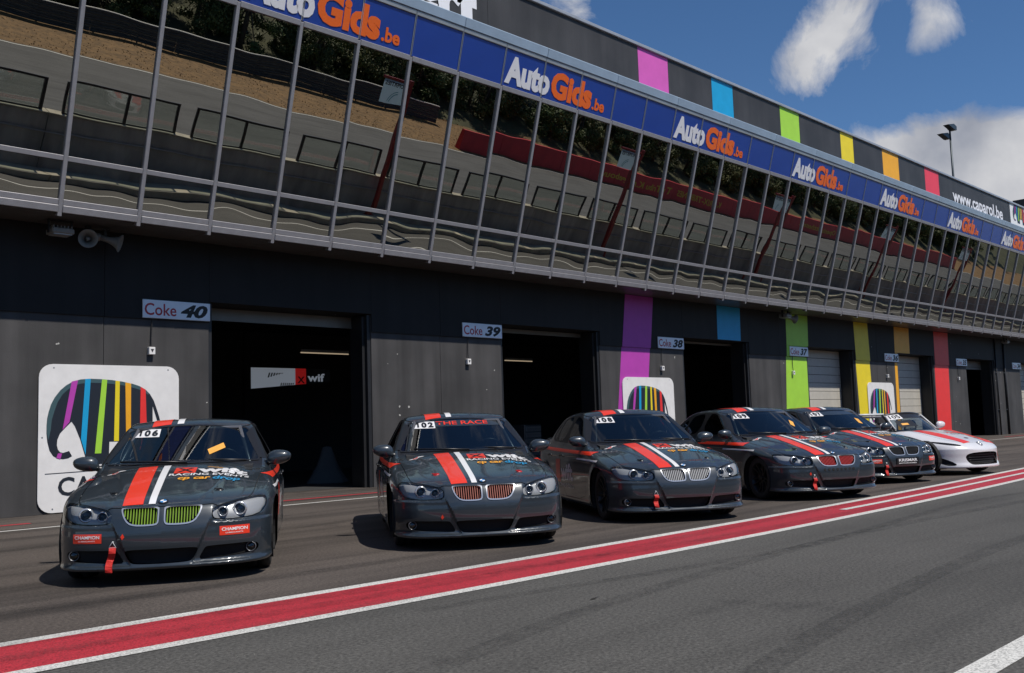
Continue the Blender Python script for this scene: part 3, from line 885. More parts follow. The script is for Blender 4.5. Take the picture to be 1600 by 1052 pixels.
# down pipes at the far end
for i, px_ in enumerate((50.0, 51.2)):
    t = thing('down_pipe', ['thin black down pipe right of garage 35', 'thick black down pipe left of far sign 34'][i], 'pipe', (px_, -0.06, 0), 0)
    MB().tube([(0, 0, 0), (0, 0, 4.66)], (0.035, 0.05)[i], 10).build('pipe', MAT['jamb'], t, smooth=True)
    MB().box(-0.07, 0.07, -0.01, 0.07, 1.2, 1.24).box(-0.07, 0.07, -0.01, 0.07, 3.0, 3.04).build('pipe_clip', MAT['steel'], t)
# roof mast with twin lamp heads
t = thing('roof_light_mast', 'slim dark lamp mast with twin heads rising above the roof', 'lamp', (55.0, 3.0, 9.5))
MB().tube([(0, 0, 0), (0, 0, 7.4)], [0.075, 0.05], 10).build('mast', MAT['pole_blue'], t, smooth=True)
for sgn_ in (0, 1):
    h = MB().prism([(-1.15, 0.0), (-0.2, -0.12), (0.05, -0.10), (0.08, 0.12), (-0.3, 0.2)], -0.16+0.36*sgn_, 0.14+0.36*sgn_)
    o = h.build('lamp_head', MAT['pole_blue'], t, (0, -0.2, 7.35-0.42*sgn_), fix=True)
t_l = MB().bevbox(-0.12, 0.14, -0.16, 0.2, 0, 0.26, 0.04).build('lamp_gear', MAT['trim'], t, (0.02, -0.1, 7.32))
# far building peeking over the parapet
t = thing('control_tower', 'far grey roofed building with red wall behind the parapet end', 'building', (100, 7.2, 0))
MB().box(-10, 10, -3.0, 3.0, 0, 18.2).build('tower_wall', mat('tower_red', (0.30, 0.03, 0.03), 0.6, var=0.1), t)
MB().box(-10.2, 10.2, -3.2, 3.2, 18.202, 19.3).build('tower_roof', MAT['clad'], t)
MB().box(-9, 9, -3.06, -3.002, 14.0, 16.4).build('window_band', MAT['glass'], t)
# --- inside the garages
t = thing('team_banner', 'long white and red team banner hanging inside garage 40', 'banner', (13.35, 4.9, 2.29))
zb_ = lambda x: 0.19*(x+0.95)/2.3
cloth_glow = dict(emit=(0.55, 0.62, 0.72), estr=0.22)  # glow added to brighten the banner's cloth and word; no lamp behind it
for nm, xa_, xb_, d_, m in (('banner_cloth', -0.95, 0.30, 0.0, mat('banner_white_glow', (0.72, 0.74, 0.78), 0.6, **cloth_glow)), ('banner_red_glow', 0.301, 0.62, 0.0, mat('banner_red_glow', (0.6, 0.02, 0.02), 0.6, emit=(0.6, 0.02, 0.02), estr=0.25)), ('banner_black', 0.621, 1.35, 0.0, MAT['black'])):  # red part gets an added glow of its own as well
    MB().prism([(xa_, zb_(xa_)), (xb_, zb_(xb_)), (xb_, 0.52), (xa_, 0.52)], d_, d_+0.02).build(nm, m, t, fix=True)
P, Fc, me = wall_text('wif', 0.66, 1.18, 0.20, 0.20, -0.004, mat('banner_word', (0.72, 0.74, 0.78), 0.6, **cloth_glow), 'banner_word', 0.03, 0.0)
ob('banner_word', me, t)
P, Fc, me = wall_text('X', 0.36, 0.58, 0.15, 0.17, -0.004, MAT['black'], 'banner_word', 0.03, 0.0)
ob('banner_word', me, t)
hs = MB()
for i in range(7):
    hs.prism([(-0.50+i*0.075, 0.28+0.02*i), (-0.46+i*0.075, 0.28+0.02*i), (-0.42+i*0.075, 0.40), (-0.46+i*0.075, 0.40)], -0.004, -0.001)
    hs.prism([(-0.15+i*0.06, 0.02+0.015*i), (-0.12+i*0.06, 0.02+0.015*i), (-0.09+i*0.06, 0.15), (-0.12+i*0.06, 0.15)], -0.004, -0.001)
hs.build('banner_hatching', MAT['black'], t, fix=True)
tube_lab = ['thin glowing ceiling tube above the white and red team banner', 'thin glowing ceiling tube in the dark garage between cars 102 and 108', 'thin glowing ceiling tube in the dark garage under the blue stripe']
for i, (xa, xb, y, z) in enumerate(((14.54, 16.1, 6, 3.33), (22.3, 23.6, 6, 3.32), (29.8, 31.0, 6, 3.33))):
    t = thing('tube_lamp', tube_lab[i], 'lamp', (xa, y, z), 0, 'ceiling tubes inside the garages')
    MB().tube([(0, 0, 0), (xb-xa, 0, 0)], 0.016, 8).build('tube', mat('tube_glow', (0.8, 0.7, 0.5), 0.5, emit=(1.0, 0.78, 0.52), estr=0.35), t)
    MB().box(0, xb-xa, -0.03, 0.03, 0.03, 0.09).build('tube_housing', MAT['steel'], t)
t = thing('covered_stand', 'grey cloth draped over a pointed stand inside garage 40', 'cover', (13.2, 2.9, 0.003))
cv = MB(); n_ = 20
rings = [(0.0, 0.84), (0.10, 0.82), (0.16, 0.66), (0.24, 0.42), (0.36, 0.2), (0.48, 0.0)]
cV = []; cF = []
for r_, z_ in rings:
    for k_ in range(n_):
        a_ = 2*math.pi*k_/n_
        rr = r_*(1+0.16*math.cos(4*a_)*(1-z_))
        cV.append((rr*math.cos(a_), rr*math.sin(a_), z_))
for i in range(len(rings)-1):
    for k_ in range(n_):
        cF.append((i*n_+k_, i*n_+(k_+1) % n_, (i+1)*n_+(k_+1) % n_, (i+1)*n_+k_))
ob('cloth', mesh_from('cloth', cV, cF, [mat('grey_cloth', (0.15, 0.14, 0.135), 0.9, var=0.1)], smooth=True), t)
MB().tube([(0, 0, 0), (0, 0, 0.83)], 0.02, 8).build('stand_pole', MAT['steel'], t)
t = thing('tool_cabinet', 'dark tool cabinet with drawers inside garage 39', 'cabinet', (20.3, 3.2, 0.003))
MB().bevbox(-0.35, 0.35, -0.25, 0.25, 0.08, 1.2, 0.02).build('cabinet_body', mat('cabinet_grey', (0.10, 0.10, 0.105), 0.4, 0.3), t)
for i in range(6):
    d_ = MB().bevbox(-0.32, 0.32, -0.275, -0.252, 0.14+i*0.172, 0.29+i*0.172, 0.008).build('drawer', mat('drawer_grey', (0.22, 0.22, 0.23), 0.4, 0.4), t)
    MB().box(-0.25, 0.25, -0.30, -0.277, 0.25+i*0.172, 0.27+i*0.172).build('handle', MAT['steel'], d_)
for i, (wx, wy) in enumerate(((-0.28, -0.18), (0.28, -0.18), (-0.28, 0.18), (0.28, 0.18))):
    MB().lathe([(0, -0.02), (0.04, -0.02), (0.04, 0.02), (0, 0.02)], 12, 'y', 0, (wx, wy, 0.04)).build('castor', MAT['black'], t)

# rubber marks curving over the lane
tm, n_, l_, b_ = nmat('rubber_mark')
b_.inputs['Base Color'].default_value = (0.012, 0.012, 0.012, 1); b_.inputs['Roughness'].default_value = 0.7
tr_ = n_.new('ShaderNodeBsdfTransparent'); mx_ = n_.new('ShaderNodeMixShader')
tc_ = n_.new('ShaderNodeTexCoord'); nz_ = n_.new('ShaderNodeTexNoise'); nz_.inputs['Scale'].default_value = 7; nz_.inputs['Detail'].default_value = 7; nz_.inputs['Roughness'].default_value = 0.75
l_.new(tc_.outputs['Object'], nz_.inputs['Vector'])
mr_ = n_.new('ShaderNodeMapRange'); mr_.inputs[1].default_value = 0.35; mr_.inputs[2].default_value = 0.75; mr_.inputs[3].default_value = 0.0; mr_.inputs[4].default_value = 0.30
l_.new(nz_.outputs['Fac'], mr_.inputs[0]); l_.new(mr_.outputs[0], mx_.inputs[0])
l_.new(tr_.outputs[0], mx_.inputs[1]); l_.new(b_.outputs[0], mx_.inputs[2]); l_.new(mx_.outputs[0], n_['Material Output'].inputs['Surface'])
def mark(pts, w, par, z):
    f = pchip([p[0] for p in pts], [p[1] for p in pts])
    xs = np.linspace(pts[0][0], pts[-1][0], 40); ys = f(xs)
    ribbon('tyre_mark', xs, ys-w/2, ys+w/2, z, tm, par)
mark([(2.0, -12.9), (5, -12.2), (9, -11.9), (15, -12.3), (26, -13.4)], 0.17, lane, 0.0015)
mark([(2.2, -14.2), (5.5, -13.6), (9.4, -13.3), (15.5, -13.7), (26, -14.8)], 0.17, lane, 0.0015)
mark([(4.0, -11.4), (8.0, -11.9), (13.0, -11.6), (19.0, -12.6)], 0.14, lane, 0.0022)
mark([(0.5, -10.05), (4.5, -10.5), (8.5, -10.95), (13, -10.9)], 0.20, lane, 0.0095)
mark([(1.0, -10.6), (5.5, -10.75), (10.0, -10.5), (16, -10.3)], 0.16, lane, 0.0110)
mark([(-2, -6.2), (3, -6.6), (9, -5.6), (16, -5.9), (30, -6.6)], 0.22, apron, 0.0015)
mark([(-2, -4.6), (3, -5.0), (9, -4.1), (16, -4.3), (30, -5.0)], 0.22, apron, 0.0015)
mark([(0, -8.6), (4, -9.3), (8, -9.4), (14, -9.0)], 0.2, apron, 0.0022)
t = thing('fallen_leaf', 'tiny dark fallen leaf lying on the open lane', 'leaf', (4.95, -12.05, 0.003))
lf = MB().add([(-0.035, 0, 0.004), (0, -0.016, 0.0), (0.035, 0.002, 0.006), (0.0, 0.018, 0.0), (0, 0, 0.006)], [(0, 1, 4), (1, 2, 4), (2, 3, 4), (3, 0, 4)])
lf.build('leaf_blade', mat('dead_leaf', (0.012, 0.010, 0.008), 0.8), t)
MB().tube([(0.033, 0.002, 0.006), (0.055, 0.008, 0.002)], 0.0015, 5).build('leaf_stalk', MAT['jamb'], t)
# ------------------------------------------------------------------ across the lane: what the glass mirrors
pw = thing('pit_wall', 'concrete signalling wall with clear screens, mirrored in the glass storey', 'wall', (60, -19.5, 0))
def W(mb, name, m): 
    o = mb.build(name, m, pw); o.location = (-60, 19.5, 0); return o
for i in range(-3, 12):
    x0, x1 = i*12.0, i*12.0+11.98
    W(MB().bevbox(x0, x1, -20.35, -18.75, 0, 0.40, 0.02), 'platform_slab', MAT['concrete'])
    W(MB().bevbox(x0, x1, -20.75, -20.36, 0, 1.85, 0.02), 'wall_block', MAT['concrete_d'])
    W(MB().bevbox(x0, x1, -20.80, -20.30, 1.852, 1.90, 0.01), 'wall_cap', MAT['concrete'])
    r = MB().tube([(x0, -20.28, 1.25), (x1, -20.28, 1.25)], 0.025, 6)
    for q in range(5): r.box(x0+1.2+q*2.4, x0+1.24+q*2.4, -20.355, -20.28, 1.235, 1.265)
    W(r, 'hand_rail', MAT['steel'])
pm, n_, l_, b_ = nmat('clear_screen')
n_.remove(b_)
tr_ = n_.new('ShaderNodeBsdfTransparent'); tr_.inputs[0].default_value = (0.84, 0.88, 0.86, 1)
gl_ = n_.new('ShaderNodeBsdfGlossy'); gl_.inputs['Roughness'].default_value = 0.02
mx_ = n_.new('ShaderNodeMixShader'); mx_.inputs[0].default_value = 0.08
l_.new(tr_.outputs[0], mx_.inputs[1]); l_.new(gl_.outputs[0], mx_.inputs[2]); l_.new(mx_.outputs[0], n_['Material Output'].inputs['Surface'])
MAT['screen'] = pm
sf = MB()
for xx in (0.0, 1.93, 3.87): sf.box(xx, xx+0.10, -0.04, 0.04, 0, 1.14)
sf.box(0.1005, 1.9295, -0.035, 0.035, 1.06, 1.14).box(2.0305, 3.8695, -0.035, 0.035, 1.06, 1.14).box(0.1005, 1.9295, -0.035, 0.035, 0, 0.05).box(2.0305, 3.8695, -0.035, 0.035, 0, 0.05)
me_sf = mesh_from('screen_frame', sf.v, sf.f, [MAT['plexi_frame']], sf.m)
sp_ = MB().box(0.10, 1.93, -0.004, 0.004, 0.05, 1.06)
me_sp = mesh_from('screen_pane', sp_.v, sp_.f, [MAT['screen']], sp_.m)
for i in range(-8, 25):
    x = 12.48+4.65*i
    f = ob('screen_frame', me_sf, pw, (x-60, -1.0, 1.90))
    ob('screen_pane', me_sp, f); ob('screen_pane', me_sp, f, (1.93, 0, 0))
# advertising boards on tall red posts
ord_ = ['nearest', 'second', 'third', 'fourth', 'fifth']
for i in range(5):
    x = 25.8+16.2*i
    t = thing('board_post', ord_[i]+' pale board on a tall red post mirrored in the glass', 'board', (x, -19.9, 0.4), 0, 'boards on red posts along the pit wall')
    MB().box(-0.09, 0.09, -0.09, 0.09, 0, 5.95).box(-0.16, 0.16, -0.16, 0.16, 0, 0.03).build('post', MAT['red_steel'], t)
    MB().box(-1.55, 0.10, -0.06, 0.06, 5.70, 5.80).build('top_arm', MAT['red_steel'], t)
    b = MB().box(-1.50, -0.12, 0.028, 0.03, 4.72, 5.68).build('board_sheet', MAT['boardblue'], t)
    P, Fc, me = wall_text('PROPERTIES', 0, 1.26, 0, 0.18, 0, MAT['black'], 'board_lettering', 0.03, 0.0)
    P = np.c_[-P[:, 0]-0.17, np.full(len(P), 0.034), P[:, 2]+5.44]
    ob('board_lettering', mesh_from('board_lettering', P, [f_[::-1] for f_ in Fc], [MAT['black']]), b)
    ar = MB()
    for q in range(10):
        a0, a1 = math.radians(5+q*8), math.radians(13+q*8)
        for r0_, r1_ in ((0.36, 0.40), (0.46, 0.49)):
            ar.quad((-0.62-r0_*math.cos(a0), 0.034, 4.76+r0_*math.sin(a0)), (-0.62-r1_*math.cos(a0), 0.034, 4.76+r1_*math.sin(a0)), (-0.62-r1_*math.cos(a1), 0.034, 4.76+r1_*math.sin(a1)), (-0.62-r0_*math.cos(a1), 0.034, 4.76+r0_*math.sin(a1)))
    ar.build('board_arc', MAT['arc'], b)
# red barrier wall on the far side of the track
t = thing('track_barrier', 'long red barrier wall with yellow lettering mirrored in the glass', 'barrier', (90, -45.6, 0))
for i in range(0, 26):
    x0 = 51.5+i*4.0
    o = MB().prism([(-0.35, 0), (0.35, 0), (0.18, 1.75), (-0.18, 1.75)], 0, 3.97, 'yz').build('barrier_block', MAT['barrier'], t, fix=True)
    o.location = (x0-90, 0, 0)
for body, xa, xb in (('K-TRIX-TRIBUNES', 80.5, 89.0), ('Tribu K.mgebouw', 69.0, 79.0), ('Openluchttheater', 106, 116)):
    V, Fc = text_fit(body, xb-xa, 0.62, 0.02)
    # reads from the pit side (facing +Y): mirrored along X
    P = np.c_[(xa+xb)-V[:, 0]-xa-0.0, np.full(len(V), 0.0), V[:, 1]]
    P = np.c_[xb-V[:, 0]-90, 0.36-0.097*(0.55+V[:, 1])+0.012, 0.55+V[:, 1]]
    ob('barrier_lettering', mesh_from('barrier_lettering', P, [f_[::-1] for f_ in Fc], [MAT['gold']]), t)
# guard rail of stacked beams along the left part of the track
t = thing('guard_rail', 'dark stacked guard rail along the dry verge mirrored in the glass', 'guard rail', (0, -52, 0.45))
for j in range(4):
    prof = [(0.0, 0.0), (0.06, 0.05), (0.06, 0.13), (0.025, 0.177), (0.06, 0.225), (0.06, 0.31), (0.0, 0.355)]
    for i in range(-10, 9):
        mb = MB()
        x0, x1 = i*6.0, i*6.0+5.985
        V = [(x0, y, z) for y, z in prof]+[(x1, y, z) for y, z in prof]
        mb.add(V, [(q, q+1, 7+q+1, 7+q) for q in range(6)])
        mb.build('rail_beam', MAT['rail'], t).location = (0, 0.06, 0.05+j*0.36)
for i in range(-10, 9):
    MB().box(i*6.0, i*6.0+5.985, -0.10, 0.14, 1.492, 1.54).build('rail_top', MAT['rail_top'], t)
    MB().box(-0.05, 0.05, -0.06, 0.055, -0.3, 1.45).build('rail_post', MAT['rail'], t, (i*6.0+0.3, 0, 0))
    MB().box(-0.05, 0.05, -0.06, 0.055, -0.3, 1.45).build('rail_post', MAT['rail'], t, (i*6.0+3.2, 0, 0))
# ------------------------------------------------------------------ trees behind the track
leafm, n_, l_, b_ = nmat('leaves')
oi = n_.new('ShaderNodeObjectInfo'); geo_ = n_.new('ShaderNodeNewGeometry')
ns_ = n_.new('ShaderNodeTexNoise'); ns_.inputs['Scale'].default_value = 0.9; ns_.inputs['Detail'].default_value = 5
l_.new(geo_.outputs['Position'], ns_.inputs['Vector'])
rp_ = n_.new('ShaderNodeValToRGB')
rp_.color_ramp.elements[0].position = 0.32; rp_.color_ramp.elements[0].color = (0.030, 0.048, 0.013, 1)
rp_.color_ramp.elements[1].position = 0.70; rp_.color_ramp.elements[1].color = (0.115, 0.145, 0.035, 1)
l_.new(ns_.outputs['Fac'], rp_.inputs[0])
hs_ = n_.new('ShaderNodeHueSaturation')
mr_ = n_.new('ShaderNodeMapRange'); mr_.inputs[3].default_value = 0.47; mr_.inputs[4].default_value = 0.53
l_.new(oi.outputs['Random'], mr_.inputs[0]); l_.new(mr_.outputs[0], hs_.inputs['Hue'])
l_.new(rp_.outputs[0], hs_.inputs['Color']); l_.new(hs_.outputs[0], b_.inputs['Base Color'])
b_.inputs['Roughness'].default_value = 0.65
b_.inputs['Subsurface Weight'].default_value = 0.0
bark = mat('bark', (0.075, 0.055, 0.04), 0.9, var=0.3, vscale=6)
def make_tree(seed, h, cr, low):
    rs = np.random.RandomState(seed)
    tb = MB()
    pts = [(0, 0, 0), (0.08*rs.randn(), 0.08*rs.randn(), h*0.3), (0.18*rs.randn(), 0.18*rs.randn(), h*0.6), (0.25*rs.randn(), 0.25*rs.randn(), h*0.92)]
    tb.tube(pts, [0.22, 0.17, 0.11, 0.03], 8)
    cl = []
    for i in range(26):
        z = h*(low+(1-low)*rs.rand()**0.9)
        a = rs.rand()*2*math.pi
        k = 1-abs((z/h-low)/(1-low)-0.38)*0.95
        r = cr*max(0.22, k)*(0.45+0.6*rs.rand())
        p = Vector((r*math.cos(a), r*math.sin(a), z))
        cl.append((p, cr*(0.24+0.22*rs.rand())))
        if i < 12:
            s = Vector(pts[1]).lerp(Vector(pts[2]), rs.rand())
            tb.tube([s, s.lerp(p, 0.55)+Vector((0, 0, -0.1*cr)), p], [0.07, 0.045, 0.012], 5)
    nl = 7200
    c = rs.randint(0, len(cl), nl)
    cen = np.array([cl[i][0][:] for i in c]); rad = np.array([cl[i][1] for i in c])
    d = rs.randn(nl, 3); d /= np.linalg.norm(d, axis=1)[:, None]
    pos = cen+d*(rad*rs.rand(nl)**0.45)[:, None]*np.array([1, 1, 0.8])
    sz = 0.07+0.085*rs.rand(nl)
    u = rs.randn(nl, 3); u /= np.linalg.norm(u, axis=1)[:, None]
    v = np.cross(u, d); v /= (np.linalg.norm(v, axis=1)[:, None]+1e-9)
    V = np.empty((nl*4, 3))
    V[0::4] = pos-u*sz[:, None]; V[1::4] = pos+v*sz[:, None]*0.55; V[2::4] = pos+u*sz[:, None]; V[3::4] = pos-v*sz[:, None]*0.55
    Fq = np.arange(nl*4).reshape(-1, 4)
    return mesh_from('trunk', tb.v, tb.f, [bark], tb.m, True), mesh_from('crown', V, Fq, [leafm])
protos = [make_tree(11, 9.0, 3.2, 0.10), make_tree(12, 11.0, 3.4, 0.16), make_tree(13, 6.5, 2.8, 0.04), make_tree(14, 3.2, 2.2, 0.02)]
rs = np.random.RandomState(5)
kinds_ = ['broad tree', 'tall tree', 'rounded tree', 'low bush']
spots = []
for i in range(58):
    spots.append((-38+i*3.3+rs.rand()*2.5+0.012*i*i, -57.0-rs.rand()*2.6, rs.choice([3, 3, 3, 2, 2])))
for i in range(44):
    spots.append((-38+i*4.6+rs.rand()*2.5+0.02*i*i, -59.5-rs.rand()*3.0, rs.choice([2, 3, 2, 0])))
for i in range(36):
    spots.append((-40+i*6.3+rs.rand()*4+0.02*i*i, -63-rs.rand()*7, rs.choice([0, 1, 0, 1, 2])))
for i, (x, y, q) in enumerate(spots):
    z = float(np.interp(-y, [-b for b in bys], bzs))-0.08
    t = thing('tree' if q < 3 else 'bush', ['broad', 'tall', 'rounded', 'low'][q]+' leafy '+('tree' if q < 3 else 'bush')+' in the wooded bank mirrored in the glass', 'tree' if q < 3 else 'bush', (x, y, z), rs.rand()*6.28, 'trees on the bank behind the track')
    s = 0.85+0.35*rs.rand(); t.scale = (s, s, s)
    ob('trunk', protos[q][0], t); ob('crown', protos[q][1], t)
# tufts of dry grass on the verge
nt = 15000
px_ = rs.rand(nt)*150-45; py_ = -44.8-rs.rand(nt)**1.2*13
pz_ = np.interp(-py_, [-b for b in bys], bzs)-0.02
hh = 0.04+0.08*rs.rand(nt); a_ = rs.rand(nt)*6.28; w_ = 0.035+0.03*rs.rand(nt)
V = np.empty((nt*3, 3))
V[0::3] = np.c_[px_-w_*np.cos(a_), py_-w_*np.sin(a_), pz_]
V[1::3] = np.c_[px_+w_*np.cos(a_), py_+w_*np.sin(a_), pz_]
V[2::3] = np.c_[px_+0.1*rs.randn(nt), py_+0.1*rs.randn(nt), pz_+hh]
ob('dry_grass', prep_me := mesh_from('dry_grass', V, np.arange(nt*3).reshape(-1, 3), [mat('straw', (0.26, 0.16, 0.065), 0.9, var=0.4, vscale=1.5)]), kind='stuff')
bpy.data.objects['dry_grass']['label'] = 'dry straw coloured grass on the verge beyond the track'
# ------------------------------------------------------------------ car bodies: smooth implicit shells, meshed and cut into panels
def smax(a, b, k):
    h = np.maximum(k-np.abs(a-b), 0)/k
    return np.maximum(a, b)+h*h*k*0.25
def smin(a, b, k): return -smax(-a, -b, k)
def sstep(t):
    t = np.clip(t, 0, 1); return t*t*(3-2*t)

class Shell:
    """triangle mesh with vertex normals that can be cut along scalar fields"""
    def __init__(s, V, N, F): s.V, s.N, s.F = V, N, F
    def compact(s):
        u, inv = np.unique(s.F, return_inverse=True)
        return Shell(s.V[u], s.N[u], inv.reshape(-1, 3))
    def cut(s, val):
        """-> (part with val<=0, part with val>0)"""
        F = s.F; ins = val <= 0
        k = ins[F].sum(1)
        Fi, Fo = [F[k == 3]], [F[k == 0]]
        nv = len(s.V); AV, AN = [s.V], [s.N]
        for cnt, lone_in in ((1, True), (2, False)):
            T = F[k == cnt]
            if not len(T): continue
            lone = ins[T] if lone_in else ~ins[T]
            j = lone.argmax(1); r = np.arange(len(T))
            a, b, c = T[r, j], T[r, (j+1) % 3], T[r, (j+2) % 3]
            out = []
            for p, q in ((a, b), (a, c)):
                t = (val[p]/(val[p]-val[q]+1e-15))[:, None]
                AV.append(s.V[p]+(s.V[q]-s.V[p])*t)
                nn = s.N[p]+(s.N[q]-s.N[p])*t
                AN.append(nn/(np.linalg.norm(nn, axis=1)[:, None]+1e-12))
                out.append(np.arange(nv, nv+len(T))); nv += len(T)
            m, n = out
            tri = np.c_[a, m, n]; q1 = np.c_[m, b, c]; q2 = np.c_[m, c, n]
            if lone_in: Fi.append(tri); Fo += [q1, q2]
            else: Fo.append(tri); Fi += [q1, q2]
        V = np.vstack(AV); N = np.vstack(AN)
        return Shell(V, N, np.vstack(Fi)).compact(), Shell(V, N, np.vstack(Fo)).compact()
    def offset(s, d):
        return Shell(s.V+s.N*d, s.N, s.F)
    def mirrored(s):
        m = np.array([1, -1, 1])
        return Shell(s.V*m, s.N*m, s.F[:, ::-1])
    def both(s):
        o = s.mirrored()
        return Shell(np.vstack([s.V, o.V]), np.vstack([s.N, o.N]), np.vstack([s.F, o.F+len(s.V)]))
    def me(s, name, m):
        return mesh_from(name, s.V, s.F, [m], None, True, s.N)

def polysd(px, py, poly):
    """signed distance to a polygon, negative inside"""
    P = np.asarray(poly, float); n = len(P)
    d = np.full(px.shape, 1e9); inside = np.zeros(px.shape, bool)
    for i in range(n):
        a, b = P[i], P[(i+1) % n]
        e = b-a; wx, wy = px-a[0], py-a[1]
        t = np.clip((wx*e[0]+wy*e[1])/(e@e+1e-12), 0, 1)
        d = np.minimum(d, (wx-e[0]*t)**2+(wy-e[1]*t)**2)
        c = ((a[1] > py) != (b[1] > py)) & (px < (b[0]-a[0])*(py-a[1])/(b[1]-a[1]+1e-15)+a[0])
        inside ^= c
    d = np.sqrt(d)
    return np.where(inside, -d, d)

def smooth_poly(poly, it=2):
    P = np.asarray(poly, float)
    for _ in range(it):
        Q = np.roll(P, -1, 0)
        P = np.stack([P*0.75+Q*0.25, P*0.25+Q*0.75], 1).reshape(-1, 2)
    return P

def surface_nets(f, lo, hi, h):
    """mesh f=0 on a regular grid; returns Shell restricted to y>=0"""
    ax = [np.arange(lo[i], hi[i]+h, h) for i in range(3)]
    X, Y, Z = np.meshgrid(*ax, indexing='ij')
    G = f(X.ravel(), np.abs(Y.ravel()), Z.ravel()).reshape(X.shape).astype(np.float32)
    s = G < 0
    c = np.zeros(tuple(n-1 for n in G.shape), np.int8)
    for i in (0, 1):
        for j in (0, 1):
            for k in (0, 1):
                c += s[i:s.shape[0]-1+i, j:s.shape[1]-1+j, k:s.shape[2]-1+k]
    act = (c > 0) & (c < 8)
    idx = np.full(act.shape, -1, np.int64); ids = np.argwhere(act); idx[act] = np.arange(len(ids))
    # vertex: mean of the edge crossings of the cell
    acc = np.zeros((len(ids), 3)); cnt = np.zeros(len(ids))
    I, J, K = ids.T
    for a, b in [((i, j, 0), (i, j, 1)) for i in (0, 1) for j in (0, 1)]+[((i, 0, k), (i, 1, k)) for i in (0, 1) for k in (0, 1)]+[((0, j, k), (1, j, k)) for j in (0, 1) for k in (0, 1)]:
        ga = G[I+a[0], J+a[1], K+a[2]]; gb = G[I+b[0], J+b[1], K+b[2]]
        m = (ga < 0) != (gb < 0)
        t = np.where(m, ga/(ga-gb+1e-12), 0)
        p = np.array(a)[None]+(np.array(b)-np.array(a))[None]*t[:, None]
        acc[m] += p[m]; cnt[m] += 1
    V = np.c_[ax[0][I], ax[1][J], ax[2][K]]+acc/cnt[:, None]*h
    Q = []
    for axis in range(3):
        o = [d for d in range(3) if d != axis]
        sl0 = [slice(None)]*3; sl1 = [slice(None)]*3
        sl0[axis] = slice(0, -1); sl1[axis] = slice(1, None)
        A, Bv = s[tuple(sl0)], s[tuple(sl1)]
        E = np.argwhere(A != Bv)
        E = E[(E[:, o[0]] > 0) & (E[:, o[1]] > 0) & (E[:, o[0]] < G.shape[o[0]]-1) & (E[:, o[1]] < G.shape[o[1]]-1)]
        flip = s[tuple(E.T)]
        def cell(d0, d1):
            e = E.copy(); e[:, o[0]] -= d0; e[:, o[1]] -= d1
            return idx[tuple(e.T)]
        q = np.c_[cell(1, 1), cell(0, 1), cell(0, 0), cell(1, 0)]
        if axis == 1: flip = ~flip
        q[~flip] = q[~flip][:, ::-1]
        Q.append(q)
    Q = np.vstack(Q); Q = Q[(Q >= 0).all(1)]
    ff = lambda P: f(P[:, 0], np.abs(P[:, 1]), P[:, 2])
    def grad(P, e=2e-3):
        g = np.empty_like(P)
        for i in range(3):
            d = np.zeros(3); d[i] = e
            g[:, i] = (ff(P+d)-ff(P-d))/(2*e)
        return g
    for _ in range(4):
        g = grad(V); d = -ff(V)[:, None]*g/((g*g).sum(1)[:, None]+1e-9)
        L = np.linalg.norm(d, axis=1)[:, None]
        V = V+d*np.minimum(1, 0.6*h/(L+1e-9))
    g = grad(V); N = g/(np.linalg.norm(g, axis=1)[:, None]+1e-12)
    F = np.vstack([Q[:, [0, 1, 2]], Q[:, [0, 2, 3]]])
    # orient
    a, b, c_ = V[F[:, 0]], V[F[:, 1]], V[F[:, 2]]
    fn = np.cross(b-a, c_-a)
    bad = (fn*N[F].mean(1)).sum(1) < 0
    F[bad] = F[bad][:, ::-1]
    S = Shell(V, N, F)
    S, _ = S.cut(-S.V[:, 1])
    S.V[:, 1] = np.where(S.V[:, 1] < 1e-4, 0, S.V[:, 1])
    z = S.V[:, 1] == 0
    S.N[z, 1] = 0
    S.N /= np.linalg.norm(S.N, axis=1)[:, None]
    return S

# ---- saloon
AXF, AXR, WR = 0.80, 3.56, 0.315
c_hood = pchip([-0.1, 0.0, 0.06, 0.12, 0.25, 0.5, 0.8, 1.1, 1.4, 1.8, 2.6, 3.3, 3.7, 3.95, 4.3, 4.45, 4.6], [0.58, 0.615, 0.650, 0.685, 0.742, 0.815, 0.876, 0.924, 0.962, 0.975, 0.985, 1.005, 1.035, 1.062, 1.058, 1.04, 0.99])
c_crown = pchip([0, 0.1, 0.5, 1.0, 1.5, 2.5, 3.6, 4.4, 4.6], [0.02, 0.03, 0.07, 0.085, 0.085, 0.09, 0.085, 0.05, 0.05])
c_plan = pchip([0, 0.2, 0.35, 0.5, 0.6, 0.7, 0.78, 0.84, 0.88, 0.92, 1.1], [0, 0.006, 0.022, 0.054, 0.088, 0.148, 0.235, 0.36, 0.53, 0.85, 2.2])
c_prof = pchip([0.05, 0.10, 0.13, 0.155, 0.18, 0.20, 0.225, 0.27, 0.32, 0.36, 0.42, 0.48, 0.54, 0.60, 0.66, 0.70, 0.8, 1.5], [0.22, 0.10, 0.045, 0.012, 0.006, 0.014, 0.022, 0.017, 0.008, 0.002, 0.0, 0.006, 0.024, 0.048, 0.088, 0.17, 0.55, 4.0])
c_w0 = pchip([-0.2, 0.5, 0.8, 1.3, 2.3, 3.2, 3.7, 4.1, 4.4, 4.6], [0.885, 0.885, 0.895, 0.894, 0.903, 0.905, 0.900, 0.878, 0.835, 0.76])
c_dw = pchip([0.05, 0.12, 0.18, 0.25, 0.35, 0.50, 0.60, 0.68, 0.74, 0.80, 0.86, 0.92, 1.0, 1.5], [-0.10, -0.05, -0.028, -0.012, -0.010, -0.004, 0.0, 0.0, -0.006, -0.022, -0.044, -0.072, -0.13, -0.8])
